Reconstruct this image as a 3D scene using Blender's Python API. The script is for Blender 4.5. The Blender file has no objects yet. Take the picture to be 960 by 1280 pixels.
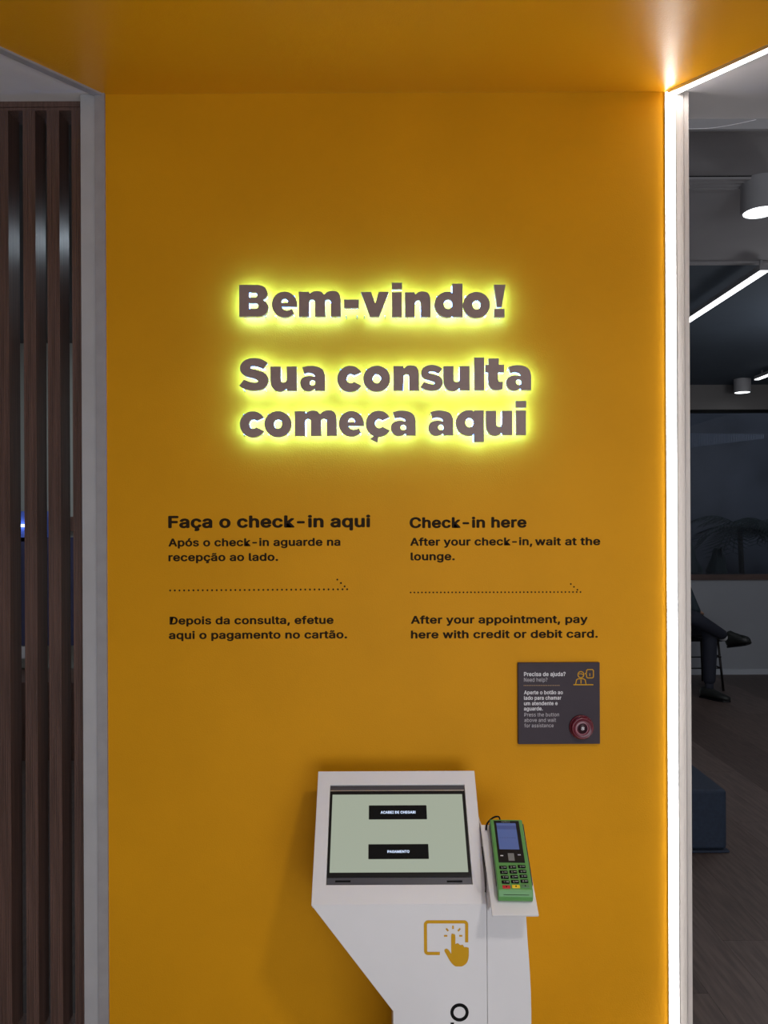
import bpy, bmesh, math, random
from mathutils import Vector, Matrix
from mathutils.geometry import tessellate_polygon
random.seed(7)
sc = bpy.context.scene
C = sc.collection

# ------------------------------------------------------------------ camera
FPX = 961.0; VX, VY = 473.0, 655.0; ROLL = 0.0045
CAM = Vector((0.0, -2.2, 1.5))
cs, sn = math.cos(ROLL), math.sin(ROLL)
cd = bpy.data.cameras.new('camera'); cam = bpy.data.objects.new('camera', cd); C.objects.link(cam)
cd.sensor_fit = 'HORIZONTAL'; cd.sensor_width = 36.0; cd.lens = FPX / 960.0 * 36.0
cd.shift_x = (480 - VX) / 960.0; cd.shift_y = (VY - 640) / 960.0
cd.clip_start = 0.02; cd.clip_end = 60
R3 = Matrix(((cs, sn, 0), (0, 0, -1), (-sn, cs, 0)))
cam.matrix_world = Matrix.Translation(CAM) @ R3.to_4x4()
sc.camera = cam

# ------------------------------------------------------------------ world, exposure, big lights
sc.view_settings.view_transform = 'Standard'; sc.view_settings.look = 'None'
sc.view_settings.exposure = 0.22; sc.view_settings.gamma = 1.0; sc.view_settings.use_curve_mapping = False
w = bpy.data.worlds.new('world'); sc.world = w; w.use_nodes = True
w.node_tree.nodes['Background'].inputs[0].default_value = (0.03, 0.035, 0.05, 1)
w.node_tree.nodes['Background'].inputs[1].default_value = 1.0

def area(name, loc, target, sx, sy, power, color):
    l = bpy.data.lights.new(name, 'AREA'); l.shape = 'RECTANGLE'; l.size = sx; l.size_y = sy
    l.energy = power; l.color = color
    o = bpy.data.objects.new(name, l); C.objects.link(o); o.location = loc
    o.rotation_euler = (Vector(target) - Vector(loc)).to_track_quat('-Z', 'Y').to_euler()
    return o
def spot(name, loc, target, power, color, deg, radius):
    l = bpy.data.lights.new(name, 'SPOT'); l.energy = power; l.color = color; l.spot_size = math.radians(deg); l.spot_blend = 1.0; l.shadow_soft_size = radius
    o = bpy.data.objects.new(name, l); C.objects.link(o); o.location = loc
    o.rotation_euler = (Vector(target) - Vector(loc)).to_track_quat('-Z', 'Y').to_euler()
    return o
area('entrance_daylight', (0.9, -4.6, 0.85), (0.4, 0, 0.4), 2.8, 1.5, 54, (0.84, 0.91, 1.0))
spot('lobby_downlight', (0.85, -2.2, 2.70), (0.85, -1.15, 0.0), 80, (1.0, 0.955, 0.90), 125, 0.12)
area('lounge_fill', (3.0, 1.6, 2.82), (3.0, 1.6, 0), 1.2, 0.3, 8, (0.92, 0.95, 1.0))  # unseen fill to brighten the lounge, no fixture modelled
area('back_room_fill', (-1.2, 2.2, 2.74), (-1.2, 2.6, 0), 0.5, 0.5, 11, (0.85, 0.93, 1.0))  # unseen fill added to brighten the wall behind the slats
area('outside_fill', (5.6, 6.2, 4.2), (4.4, 8.7, 1.0), 0.6, 0.6, 24, (0.88, 0.93, 1.0))  # added fill for the backdrop beyond the window, out of view

# ------------------------------------------------------------------ helpers
def ray(px, py):
    x = (px - VX) / FPX; y = (VY - py) / FPX
    return Vector((x * cs + y * sn, 1.0, -x * sn + y * cs))
def at(px, py, Y):
    return CAM + ray(px, py) * Y
def hit(px, py, o, n):
    d = ray(px, py); return CAM + d * ((o - CAM).dot(n) / d.dot(n))

class Frame:
    def __init__(s, o, r, u, n=None):
        s.o = Vector(o); s.r = Vector(r).normalized(); s.u = Vector(u).normalized()
        s.n = Vector(n).normalized() if n is not None else s.r.cross(s.u).normalized()
    def __call__(s, a, b, c=0.0): return s.o + s.r * a + s.u * b + s.n * c
    def px(s, x, y, c=0.0):
        p = hit(x, y, s.o + s.n * c, s.n) - s.o
        return (p.dot(s.r), p.dot(s.u))
WALLF = Frame((0, 0, 0), (1, 0, 0), (0, 0, 1))      # normal -> -y (towards camera)

class MB:
    def __init__(s): s.v = []; s.f = []; s.sm = []
    def add(s, vs, fs, smooth=False):
        k = len(s.v); s.v += [Vector(p) for p in vs]
        for f in fs: s.f.append([i + k for i in f]); s.sm.append(smooth)
        return s
    def box(s, x0, x1, y0, y1, z0, z1, fr=None):
        vs = [(x0,y0,z0),(x1,y0,z0),(x1,y1,z0),(x0,y1,z0),(x0,y0,z1),(x1,y0,z1),(x1,y1,z1),(x0,y1,z1)]
        if fr: vs = [fr(*p) for p in vs]
        return s.add(vs, [(0,3,2,1),(4,5,6,7),(0,1,5,4),(1,2,6,5),(2,3,7,6),(3,0,4,7)])
    def prism(s, contours, c0, c1, fr):
        """contours: outer first then holes, 2D; extruded from c0 to c1 along the frame normal"""
        def area2(c): return sum(c[i][0]*c[(i+1)%len(c)][1]-c[(i+1)%len(c)][0]*c[i][1] for i in range(len(c)))
        cc = []
        for i, c in enumerate(contours):
            c = [tuple(p) for p in c]
            if (area2(c) > 0) != (i == 0): c = c[::-1]
            cc.append(c)
        tris = tessellate_polygon([[Vector((p[0], p[1], 0)) for p in c] for c in cc])
        flat = [p for c in cc for p in c]; n = len(flat)
        vs = [fr(p[0], p[1], c0) for p in flat] + [fr(p[0], p[1], c1) for p in flat]
        fs = []
        for t in tris:
            a, b, c = t
            ar = (flat[b][0]-flat[a][0])*(flat[c][1]-flat[a][1])-(flat[c][0]-flat[a][0])*(flat[b][1]-flat[a][1])
            if ar < 0: a, b, c = a, c, b
            fs.append((a + n, b + n, c + n)); fs.append((c, b, a))
        k = 0
        for c in cc:
            m = len(c)
            for i in range(m):
                j = (i + 1) % m; fs.append((k+i, k+j, k+j+n, k+i+n))
            k += m
        return s.add(vs, fs)
    def tube(s, pts, r, n=8, cap=True):
        pts = [Vector(p) for p in pts]; rr = r if isinstance(r, (list, tuple)) else [r]*len(pts)
        vs = []; fs = []; prev = None
        for i, p in enumerate(pts):
            d = (pts[min(i+1, len(pts)-1)] - pts[max(i-1, 0)]).normalized()
            if prev is None: a = d.orthogonal().normalized()
            else: a = (prev - d * prev.dot(d)).normalized()
            prev = a; b = d.cross(a)
            for k in range(n):
                t = 2*math.pi*k/n; vs.append(p + (a*math.cos(t) + b*math.sin(t))*rr[i])
        for i in range(len(pts)-1):
            for k in range(n):
                k2 = (k+1) % n; fs.append((i*n+k, i*n+k2, (i+1)*n+k2, (i+1)*n+k))
        if cap: fs.append(tuple(range(n))[::-1]); fs.append(tuple((len(pts)-1)*n+k for k in range(n)))
        return s.add(vs, fs, True)
    def lathe(s, prof, fr, n=32, hard=False, caps=True):
        """prof: list of (radius, c) ; revolve round frame normal"""
        if hard:
            for i in range(len(prof)-1): s.lathe(prof[i:i+2], fr, n, False, caps=False)
            k = len(s.v)
            for (r, c), rev in ((prof[0], True), (prof[-1], False)):
                vs = [fr(r*math.cos(2*math.pi*j/n), r*math.sin(2*math.pi*j/n), c) for j in range(n)]
                s.add(vs, [tuple(range(n))[::-1] if rev else tuple(range(n))])
            return s
        vs = []; fs = []
        for r, c in prof:
            for k in range(n):
                t = 2*math.pi*k/n; vs.append(fr(r*math.cos(t), r*math.sin(t), c))
        for i in range(len(prof)-1):
            for k in range(n):
                k2 = (k+1) % n; fs.append((i*n+k, i*n+k2, (i+1)*n+k2, (i+1)*n+k))
        if caps: fs.append(tuple((len(prof)-1)*n+k for k in range(n))); fs.append(tuple(range(n))[::-1])
        return s.add(vs, fs, True)
    def islands(s):
        par = list(range(len(s.v)))
        def fd(a):
            while par[a] != a: par[a] = par[par[a]]; a = par[a]
            return a
        for f in s.f:
            for i in f[1:]: par[fd(i)] = fd(f[0])
        g = {}
        for fi, f in enumerate(s.f): g.setdefault(fd(f[0]), []).append(fi)
        out = []
        for fl in g.values():
            m = MB(); mp = {}
            for fi in fl:
                nf = []
                for i in s.f[fi]:
                    if i not in mp: mp[i] = len(m.v); m.v.append(s.v[i])
                    nf.append(mp[i])
                m.f.append(nf); m.sm.append(s.sm[fi])
            out.append(m)
        return out
    def split(s, name, mat, parent=None, **k):
        return [m.build(name, mat, parent, **k) for m in s.islands()]
    def flat(s, contours, c, fr):
        m = MB().prism(contours, c-1e-4, c, fr); n = len(m.v)//2
        keep = [f for f in m.f if all(i >= n for i in f)]
        return s.add(m.v[n:], [[i-n for i in f] for f in keep])
    def build(s, name, mat, parent=None, bevel=0, seg=2, angle=40):
        me = bpy.data.meshes.new(name); me.from_pydata([tuple(v) for v in s.v], [], s.f)
        for p, q in zip(me.polygons, s.sm): p.use_smooth = q
        me.materials.append(mat)
        o = bpy.data.objects.new(name, me); C.objects.link(o)
        if parent is not None:
            o.parent = parent; o.matrix_parent_inverse = parent.matrix_basis.inverted()
        if bevel:
            m = o.modifiers.new('b', 'BEVEL'); m.width = bevel; m.segments = seg; m.limit_method = 'ANGLE'; m.angle_limit = math.radians(angle)
            for p in me.polygons: p.use_smooth = True
            w_ = o.modifiers.new('wn', 'WEIGHTED_NORMAL'); w_.keep_sharp = False
        return o

def tag(o, label=None, cat=None, group=None, kind=None):
    if label: o['label'] = label
    if cat: o['category'] = cat
    if group: o['group'] = group
    if kind: o['kind'] = kind
    return o
def thing(name, loc, label, cat, group=None):
    o = bpy.data.objects.new(name, None); C.objects.link(o); o.location = loc; o.empty_display_size = 0.05
    return tag(o, label, cat, group)
def struct(o): o['kind'] = 'structure'; return o

def ell(cx, cy, rx, ry, a0=0, a1=360, n=24):
    full = abs(a1 - a0) >= 360
    m = n if full else n + 1
    return [(cx + rx*math.cos(math.radians(a0 + (a1-a0)*i/n)), cy + ry*math.sin(math.radians(a0 + (a1-a0)*i/n))) for i in range(m)]
def rect(x0, y0, x1, y1): return [(x0,y0),(x1,y0),(x1,y1),(x0,y1)]
def rrect(x0, y0, x1, y1, r, n=5):
    p = []
    for cx, cy, a in ((x1-r,y0+r,-90),(x1-r,y1-r,0),(x0+r,y1-r,90),(x0+r,y0+r,180)):
        p += ell(cx, cy, r, r, a, a+90, n)
    return p
def smooth(pts, n=4):
    """closed Catmull-Rom; points given as (x,y) are smooth, (x,y,1) are corners"""
    out = []; N = len(pts)
    def P(i): return Vector(pts[i % N][:2])
    def corner(i): return len(pts[i % N]) > 2
    for i in range(N):
        p1, p2 = P(i), P(i+1)
        p0 = p1 if corner(i) else P(i-1); p3 = p2 if corner(i+1) else P(i+2)
        if corner(i): p0 = p1 - (p2 - p1)*0.5 if False else p1
        if corner(i) and corner(i+1): out.append(tuple(p1)); continue
        for k in range(n):
            t = k/n
            q = 0.5*((2*p1) + (p2-p0)*t + (2*p0-5*p1+4*p2-p3)*t*t + (3*p1-p0-3*p2+p3)*t*t*t)
            out.append(tuple(q))
    return out
def ribbon(mb, pts, wd, fr, c, closed=False):
    """flat mitred stroke along 2D points (no overlapping faces)"""
    P = [Vector(p) for p in pts]; n = len(P); L_, R_ = [], []
    for i in range(n):
        a = P[i-1] if (i > 0 or closed) else None; b = P[(i+1) % n] if (i < n-1 or closed) else None
        d1 = (P[i]-a).normalized() if a is not None else None; d2 = (b-P[i]).normalized() if b is not None else None
        if d1 is None: d1 = d2
        if d2 is None: d2 = d1
        t_ = (d1+d2).normalized(); nn = Vector((-t_.y, t_.x)); k_ = 1/max(0.35, nn.dot(Vector((-d1.y, d1.x))))
        L_.append(P[i]+nn*wd/2*k_); R_.append(P[i]-nn*wd/2*k_)
    vs = [fr(p.x, p.y, c) for p in L_] + [fr(p.x, p.y, c) for p in R_]
    m = n if closed else n-1
    mb.add(vs, [(i, n+i, n+(i+1) % n, (i+1) % n) for i in range(m)])

# ------------------------------------------------------------------ materials
def mat(name, col, rough=0.5, metal=0.0, spec=0.5, emit=None, estr=0, noise=0, nscale=20, bump=0, bscale=200, coat=0, stretch=(1,1,1), col2=None):
    m = bpy.data.materials.new(name); m.use_nodes = True
    nt = m.node_tree; b = nt.nodes['Principled BSDF']
    b.inputs['Base Color'].default_value = (*col, 1); b.inputs['Roughness'].default_value = rough
    b.inputs['Metallic'].default_value = metal; b.inputs['Specular IOR Level'].default_value = spec
    b.inputs['Coat Weight'].default_value = coat
    if emit: b.inputs['Emission Color'].default_value = (*emit, 1); b.inputs['Emission Strength'].default_value = estr
    if noise or bump:
        tc = nt.nodes.new('ShaderNodeTexCoord'); mp = nt.nodes.new('ShaderNodeMapping')
        nt.links.new(tc.outputs['Object'], mp.inputs[0]); mp.inputs['Scale'].default_value = stretch
    if noise:
        nz = nt.nodes.new('ShaderNodeTexNoise'); nz.inputs['Scale'].default_value = nscale; nz.inputs['Detail'].default_value = 5
        nt.links.new(mp.outputs[0], nz.inputs['Vector'])
        rp = nt.nodes.new('ShaderNodeMix'); rp.data_type = 'RGBA'
        c2 = col2 or tuple(c*(1-noise) for c in col)
        rp.inputs[6].default_value = (*col, 1); rp.inputs[7].default_value = (*c2, 1)
        cr = nt.nodes.new('ShaderNodeMapRange'); cr.inputs[1].default_value = 0.35; cr.inputs[2].default_value = 0.65
        nt.links.new(nz.outputs[0], cr.inputs[0]); nt.links.new(cr.outputs[0], rp.inputs[0]); nt.links.new(rp.outputs[2], b.inputs['Base Color'])
    if bump:
        n2 = nt.nodes.new('ShaderNodeTexNoise'); n2.inputs['Scale'].default_value = bscale; n2.inputs['Detail'].default_value = 3
        nt.links.new(mp.outputs[0], n2.inputs['Vector'])
        bp = nt.nodes.new('ShaderNodeBump'); bp.inputs['Strength'].default_value = bump; bp.inputs['Distance'].default_value = 0.002
        nt.links.new(n2.outputs[0], bp.inputs['Height']); nt.links.new(bp.outputs[0], b.inputs['Normal'])
    return m
M = {}
M['yellow'] = mat('yellow_paint', (0.74, 0.325, 0.007), 0.5, spec=0.1, noise=0.07, nscale=3.0, bump=0.25, bscale=260)
M['yellow_c'] = mat('yellow_ceiling_paint', (0.78, 0.34, 0.007), 0.3, spec=0.5, noise=0.05, nscale=3.0, bump=0.25, bscale=260)
M['white'] = mat('white_paint', (0.78, 0.73, 0.71), 0.6, noise=0.06, nscale=6, bump=0.2, bscale=180)
M['jamb'] = mat('jamb_paint', (0.62, 0.56, 0.52), 0.5, noise=0.10, nscale=9, bump=0.15, bscale=100, stretch=(6,1,0.3))
M['ceil_dark'] = mat('grey_ceiling_paint', (0.36, 0.34, 0.345), 0.8, noise=0.1, nscale=2)
M['navy'] = mat('navy_ceiling_paint', (0.055, 0.073, 0.098), 0.85, noise=0.15, nscale=2)
M['grey_wall'] = mat('grey_wall_paint', (0.30, 0.31, 0.335), 0.8, noise=0.06, nscale=2)
M['kiosk'] = mat('white_laminate', (0.80, 0.77, 0.775), 0.38, spec=0.4, noise=0.04, nscale=5, bump=0.05, bscale=300)
M['wood'] = mat('dark_slat_laminate', (0.15, 0.08, 0.062), 0.30, spec=0.6, noise=0.45, nscale=30, bump=0.3, bscale=60, stretch=(6,6,0.12))
M['plank'] = mat('dark_floor_wood', (0.125, 0.088, 0.075), 0.5, noise=0.4, nscale=9, bump=0.2, bscale=50, stretch=(8,0.7,1))
M['plank2'] = mat('dark_floor_wood_b', (0.100, 0.070, 0.060), 0.5, noise=0.4, nscale=9, bump=0.2, bscale=50, stretch=(8,0.7,1))
M['plank3'] = mat('dark_floor_wood_c', (0.145, 0.105, 0.092), 0.5, noise=0.4, nscale=7, bump=0.2, bscale=50, stretch=(8,0.7,1))
M['sillwood'] = mat('brown_frame_wood', (0.10, 0.06, 0.05), 0.5, noise=0.3, nscale=20, stretch=(0.2,1,1))
M['led'] = mat('led_diffuser', (0.9, 0.9, 0.9), 0.5, emit=(1, 0.97, 0.93), estr=13.0)
M['ledoff'] = mat('unlit_profile', (0.36, 0.34, 0.35), 0.5, noise=0.1, nscale=20)
M['alu'] = mat('aluminium', (0.6, 0.6, 0.6), 0.35, metal=0.9)
M['face'] = mat('letter_face', (0.31, 0.215, 0.195), 0.45, noise=0.08, nscale=40, bump=0.1, bscale=400)
M['acrylic'] = mat('letter_acrylic', (0.60, 0.50, 0.42), 0.3)
M['glow'] = mat('letter_back_light', (0.9, 0.9, 0.9), 0.5, emit=(0.27, 1.0, 4.5), estr=14.5)
M['vinyl'] = mat('dark_vinyl', (0.030, 0.018, 0.008), 0.7, spec=0.05)
M['plaque'] = mat('plaque_grey', (0.050, 0.036, 0.046), 0.55, spec=0.25, noise=0.05, nscale=30)
M['ptext'] = mat('plaque_white_ink', (0.75, 0.72, 0.74), 0.5)
M['ptext2'] = mat('plaque_grey_ink', (0.55, 0.50, 0.52), 0.5)
M['pdots'] = mat('plaque_tan_ink', (0.55, 0.33, 0.14), 0.5)
M['orange'] = mat('orange_ink', (0.62, 0.32, 0.012), 0.6, spec=0.15)
M['red'] = mat('red_plastic', (0.115, 0.003, 0.014), 0.25)
M['redring'] = mat('red_ring_ink', (0.38, 0.13, 0.17), 0.4)
M['blk'] = mat('black_plastic', (0.007, 0.007, 0.008), 0.35, spec=0.25)
M['blkmat'] = mat('black_matte', (0.007, 0.007, 0.007), 0.6, spec=0.1)
M['dgrey'] = mat('dark_grey_metal', (0.085, 0.085, 0.10), 0.35, metal=0.3)
M['screen'] = mat('lit_screen', (0.02, 0.02, 0.02), 0.18, emit=(0.285, 0.32, 0.255), estr=1.0)
M['scrtext'] = mat('screen_text', (0.1, 0.1, 0.1), 0.4, emit=(0.62, 0.75, 1.0), estr=0.9)
M['green'] = mat('green_plastic', (0.10, 0.30, 0.075), 0.38)
M['greenkey'] = mat('green_key', (0.10, 0.22, 0.10), 0.4)
M['redkey'] = mat('red_key', (0.55, 0.02, 0.03), 0.4)
M['yelkey'] = mat('yellow_key', (0.85, 0.58, 0.02), 0.4)
M['keytext'] = mat('key_ink', (0.55, 0.58, 0.55), 0.5)
M['posscr'] = mat('payment_screen', (0.02, 0.02, 0.02), 0.2, emit=(0.045, 0.075, 0.20), estr=1.0)
M['posbar'] = mat('payment_screen_bar', (0.02, 0.02, 0.02), 0.2, emit=(0.03, 0.05, 0.15), estr=1.0)
M['navpad'] = mat('navigation_pad', (0.20, 0.20, 0.19), 0.4)
M['bounce_floor'] = mat('lobby_bounce_floor', (0.50, 0.48, 0.46), 0.4, noise=0.1, nscale=4)  # unseen lobby floor, made pale to bounce light onto the ceiling
M['glass'] = None
M['navyfab'] = mat('navy_fabric', (0.020, 0.032, 0.060), 0.8, noise=0.2, nscale=80, bump=0.4, bscale=500)
M['trouser'] = mat('dark_trouser', (0.012, 0.014, 0.026), 0.8, bump=0.5, bscale=60)
M['shirt'] = mat('teal_jacket', (0.016, 0.028, 0.036), 0.8, bump=0.5, bscale=60)
M['shoe'] = mat('black_shoe', (0.012, 0.014, 0.013), 0.5)
M['sock'] = mat('pale_sock', (0.40, 0.40, 0.42), 0.8)
M['skin'] = mat('skin', (0.42, 0.24, 0.17), 0.55)
M['hair'] = mat('dark_hair', (0.02, 0.014, 0.01), 0.7)
M['chairmetal'] = mat('chair_metal', (0.02, 0.016, 0.016), 0.4, metal=0.5)
M['lampw'] = mat('lamp_white', (0.34, 0.33, 0.34), 0.5)
M['lampglow'] = mat('lamp_glow', (0.9, 0.9, 0.9), 0.5, emit=(0.9, 0.97, 1.0), estr=3.5)
M['lampstrong'] = mat('back_lamp_glow', (0.9, 0.9, 0.9), 0.5, emit=(0.75, 0.88, 1.0), estr=21)
M['leaf'] = mat('dark_leaf', (0.02, 0.035, 0.03), 0.6)
M['stem'] = mat('palm_stem', (0.03, 0.025, 0.02), 0.8)
M['outside'] = mat('night_facade', (0.15, 0.155, 0.175), 0.9, noise=0.5, nscale=0.8)
M['pale'] = mat('pale_green_wall', (0.45, 0.47, 0.44), 0.7)
M['bluelamp'] = mat('blue_lamp', (0.3, 0.4, 0.8), 0.3, emit=(0.55, 0.7, 1.0), estr=4)
M['paper'] = mat('white_paper', (0.8, 0.8, 0.85), 0.6)
M['bluepanel'] = mat('blue_grey_panel', (0.05, 0.055, 0.14), 0.25)
g = bpy.data.materials.new('window_glass'); g.use_nodes = True
nt = g.node_tree; nt.nodes.clear()
o_ = nt.nodes.new('ShaderNodeOutputMaterial'); mx = nt.nodes.new('ShaderNodeMixShader'); gl = nt.nodes.new('ShaderNodeBsdfGlossy'); tr = nt.nodes.new('ShaderNodeBsdfTransparent'); fz = nt.nodes.new('ShaderNodeFresnel')
fz.inputs[0].default_value = 1.5; gl.inputs['Roughness'].default_value = 0.02; tr.inputs[0].default_value = (0.72, 0.76, 0.82, 1)
nt.links.new(fz.outputs[0], mx.inputs[0]); nt.links.new(tr.outputs[0], mx.inputs[1]); nt.links.new(gl.outputs[0], mx.inputs[2]); nt.links.new(mx.outputs[0], o_.inputs[0])
M['glass'] = g

# ------------------------------------------------------------------ text helper
_cap = {}
try: FONT = bpy.data.fonts.load(bpy.utils.system_resource('DATAFILES', path='fonts') + '/Inter.woff2')   # ships inside Blender
except Exception: FONT = None
def text2d(s, bold=0.0, spacing=1.0):
    cu = bpy.data.curves.new('t', 'FONT'); cu.body = s; cu.size = 1.0; cu.space_character = spacing
    cu.resolution_u = 3
    if FONT: cu.font = FONT
    cu.fill_mode = 'FRONT'
    ob = bpy.data.objects.new('t', cu); C.objects.link(ob)
    dg = bpy.context.evaluated_depsgraph_get(); me = bpy.data.meshes.new_from_object(ob.evaluated_get(dg))
    vs = [v.co.copy() for v in me.vertices]; fs = [tuple(p.vertices) for p in me.polygons]
    bpy.data.objects.remove(ob); bpy.data.meshes.remove(me); bpy.data.curves.remove(cu)
    if bold:                                       # heavier weight: the outline repeated round a small circle, each copy a hair behind
        v0, f0, n0 = list(vs), list(fs), len(vs)
        for k_ in range(8):
            dx, dy = bold*math.cos(k_*math.pi/4), bold*0.8*math.sin(k_*math.pi/4)
            vs += [Vector((v.x+dx, v.y+dy, -1.0*(k_+1))) for v in v0]; fs += [tuple(i + n0*(k_+1) for i in f) for f in f0]
    return vs, fs
def cap_h(bold):
    if bold not in _cap:
        vs, _ = text2d('H', bold); _cap[bold] = (min(v.y for v in vs), max(v.y for v in vs))
    return _cap[bold]
def text_words(s_, fr, x0, x1, yb, cap_px, c=0.0004, bold=0.018, spacing=1.04):
    """flat lettering, one MB per word: pixel x range and baseline measured on the photograph, laid on frame fr"""
    ws = s_.split(' '); info = []
    for i, w_ in enumerate(ws):
        vs, fs = text2d(w_, bold, spacing); mx1 = max(v.x for v in vs)
        pv, _ = text2d(' '.join(ws[:i+1]), bold, spacing); info.append((vs, fs, max(v.x for v in pv) - mx1))
    lo, hi = cap_h(bold)
    a0, b0 = fr.px(x0, yb, c); a1, b1 = fr.px(x1, yb + (x0-x1)*ROLL, c); _, bt = fr.px(x0, yb-cap_px, c)
    mnx = min(v.x for v in info[0][0]); mxx = max(v.x for v in info[-1][0]) + info[-1][2]
    sx = (a1-a0)/(mxx-mnx); sy = (bt-b0)/(hi-lo)
    return [MB().add([fr(a0 + (v.x+off-mnx)*sx, b0 + (v.y-lo)*sy, c + v.z*2e-5) for v in vs], fs) for vs, fs, off in info]
def text_into(mb, s_, fr, *a, **k):
    for m in text_words(s_, fr, *a, **k): mb.add(m.v, m.f)

# ================================================================== SETTING
ZC = 2.7328                                       # yellow / white ceiling height
XL, XR = -0.776, 0.8235                           # edges of the yellow wall
struct(MB().box(XL-0.035, XR, 0, 0.15, 0, ZC).build('wall_center', M['yellow']))
# yellow ceiling panel: trapezoid widening towards the lobby
k = 0.855; dep = 1.35
yc = [(XL, 0.0), (XR, 0.0), (XR + k*dep, -dep), (XL - k*dep, -dep)]
HF = Frame((0, 0, ZC), (1, 0, 0), (0, 1, 0))      # normal up
struct(MB().prism([yc], 0, 0.02, HF).build('ceiling', M['yellow_c']))
# white ceiling pieces either side of / in front of the yellow panel
wl = [(-4.0, 0.037), (XL-0.02, 0.037), (XL-0.02, 0.0), (XL-0.0, 0.0), (XL-k*dep, -dep), (XR+k*dep, -dep), (XR, 0.0), (XR+0.02, 0.0), (XR+0.02, 0.151), (4.4, 0.151), (4.4, -5.0), (-4.0, -5.0)]
struct(MB().prism([wl], 0.0015, 0.03, HF).build('ceiling.001', M['white']))
# bead along the left diagonal (unlit twin of the light strip) and left jamb
dl = Vector((-k, -1, 0)).normalized(); pl = Vector((-1, k, 0)).normalized()
def diag(mb, x, dr, pr, w0, w1, z0, z1, L, y0=0.0, s0=0.0):
    a = Vector((x, y0, 0)) + dr*s0; vs = []
    for z in (z0, z1):
        vs += [a + pr*w0, a + dr*L + pr*w0, a + dr*L + pr*w1, a + pr*w1]
    vs = [Vector((p.x, p.y, ZC + (z0 if i < 4 else z1))) for i, p in enumerate(vs)]
    mb.add(vs, [(0,1,2,3),(4,7,6,5),(0,4,5,1),(1,5,6,2),(2,6,7,3),(3,7,4,0)])
    return mb
m_ = MB(); diag(m_, XL, dl, pl, 0.0, 0.022, -0.006, 0.0, 1.7)
m_.box(XL-0.028, XL, -0.008, 0.03, 0, ZC)
struct(m_.build('trim_1', M['ledoff']))
struct(MB().box(-0.847, XL-0.028, -0.001, 0.10, 0, ZC-0.0).build('trim_2', mat('grey_jamb_paint', (0.47, 0.455, 0.465), 0.6, noise=0.08, nscale=9)))
# right jamb: stepped white post
m_ = MB(); m_.box(0.8545, 0.8785, 0.0, 0.14, 0, ZC); m_.box(0.8785, 0.8795, 0.003, 0.14, 0, ZC); m_.box(0.8795, 0.8935, 0.001, 0.14, 0, ZC)
struct(m_.build('trim_3', M['jamb']))
# lit strips
pr = Vector((1, k, 0)).normalized(); dr = Vector((k, -1, 0)).normalized()
t = thing('led_strip', (0.838, 0, 0), 'bright white vertical light strip between the yellow wall and the right jamb', 'light strip')
MB().box(0.8265, 0.8510, -0.008, 0.012, 0, ZC-0.004).build('diffuser', M['led'], t)
m_ = MB(); m_.box(0.8236, 0.8264, -0.004, 0.03, 0, ZC-0.003); m_.box(0.8511, 0.8544, -0.004, 0.03, 0, ZC-0.003); m_.box(0.8264, 0.8511, 0.012, 0.03, 0, ZC-0.003)
m_.split('profile', M['alu'], t)
t = thing('led_strip', (XR, 0, ZC), 'bright white light strip running diagonally along the edge of the yellow ceiling', 'light strip')
m_ = MB(); diag(m_, XR, dr, pr, 0.003, 0.024, -0.007, 0.0012, 1.72, s0=0.004); m_.build('diffuser', M['led'], t)
m_ = MB(); diag(m_, XR, dr, pr, 0.0, 0.0028, -0.0085, 0.0012, 1.72, s0=0.004); diag(m_, XR, dr, pr, 0.0242, 0.027, -0.0085, 0.0012, 1.72, s0=0.004)
m_.split('profile', M['alu'], t)

# lounge (right) ------------------------------------------------------
YW = 5.39; ZL = 2.86
struct(MB().box(-4.0, 4.4, -5.0, 5.6, -0.1, -0.0125).build('floor', M['plank2']))
struct(MB().box(-4.0, 0.859, -5.0, 0.15, -0.012, 0.0).build('floor.002', M['bounce_floor']))
struct(MB().box(-4.0, 0.859, 0.151, YW, -0.012, 0.0).build('floor.004', M['plank2']))
struct(MB().box(0.861, 4.4, -5.0, -1.002, -0.012, 0.0).build('floor.003', M['bounce_floor']))
struct(MB().box(0.8945, 4.4, 0.151, 0.163, ZC-0.030, 2.95).build('trim_4', mat('header_grey', (0.36, 0.35, 0.36), 0.25, noise=0.05, nscale=4)))
struct(MB().box(0.75, 4.4, 0.1635, 1.82, ZL, ZL+0.08).build('ceiling.002', M['ceil_dark']))
struct(MB().box(0.75, 4.4, 1.82, YW+0.1, ZL, ZL+0.08).build('ceiling.003', M['navy']))
struct(MB().box(0.8945, 4.4, 1.80, 1.83, ZL-0.012, ZL-0.001).build('trim_5', M['ceil_dark']))
struct(MB().box(0.75, 0.85, 0.151, YW, 0, 2.95).build('wall_partition', M['grey_wall']))
struct(MB().box(4.4, 4.5, -5.0, YW+0.1, 0, 2.95).build('wall_right', M['grey_wall']))
struct(MB().box(-4.1, -4.0, -5.0, YW+0.1, 0, 2.95).build('wall_left', M['white']))
struct(MB().box(-4.1, 4.5, -5.1, -5.0, 0, 2.95).build('wall_rear', M['white']))
Zs, Zt = 0.932, 2.615                             # window bottom / top
m_ = MB(); m_.box(0.85, 4.4, YW, YW+0.1, 0, Zs); struct(m_.build('wall_far', M['grey_wall']))
m_ = MB(); m_.box(0.85, 4.4, YW, YW+0.1, Zt, 2.95); struct(m_.build('wall_far.001', mat('dark_header_paint', (0.16, 0.15, 0.145), 0.8)))
struct(MB().box(0.85, 4.4, YW-0.015, YW-0.0005, 0, 0.055).build('baseboard_far', mat('pale_baseboard', (0.42, 0.44, 0.48), 0.6)))
wn = MB(); wn.box(0.85, 4.4, YW-0.02, YW+0.08, Zs+0.0005, Zs+0.055)
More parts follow.
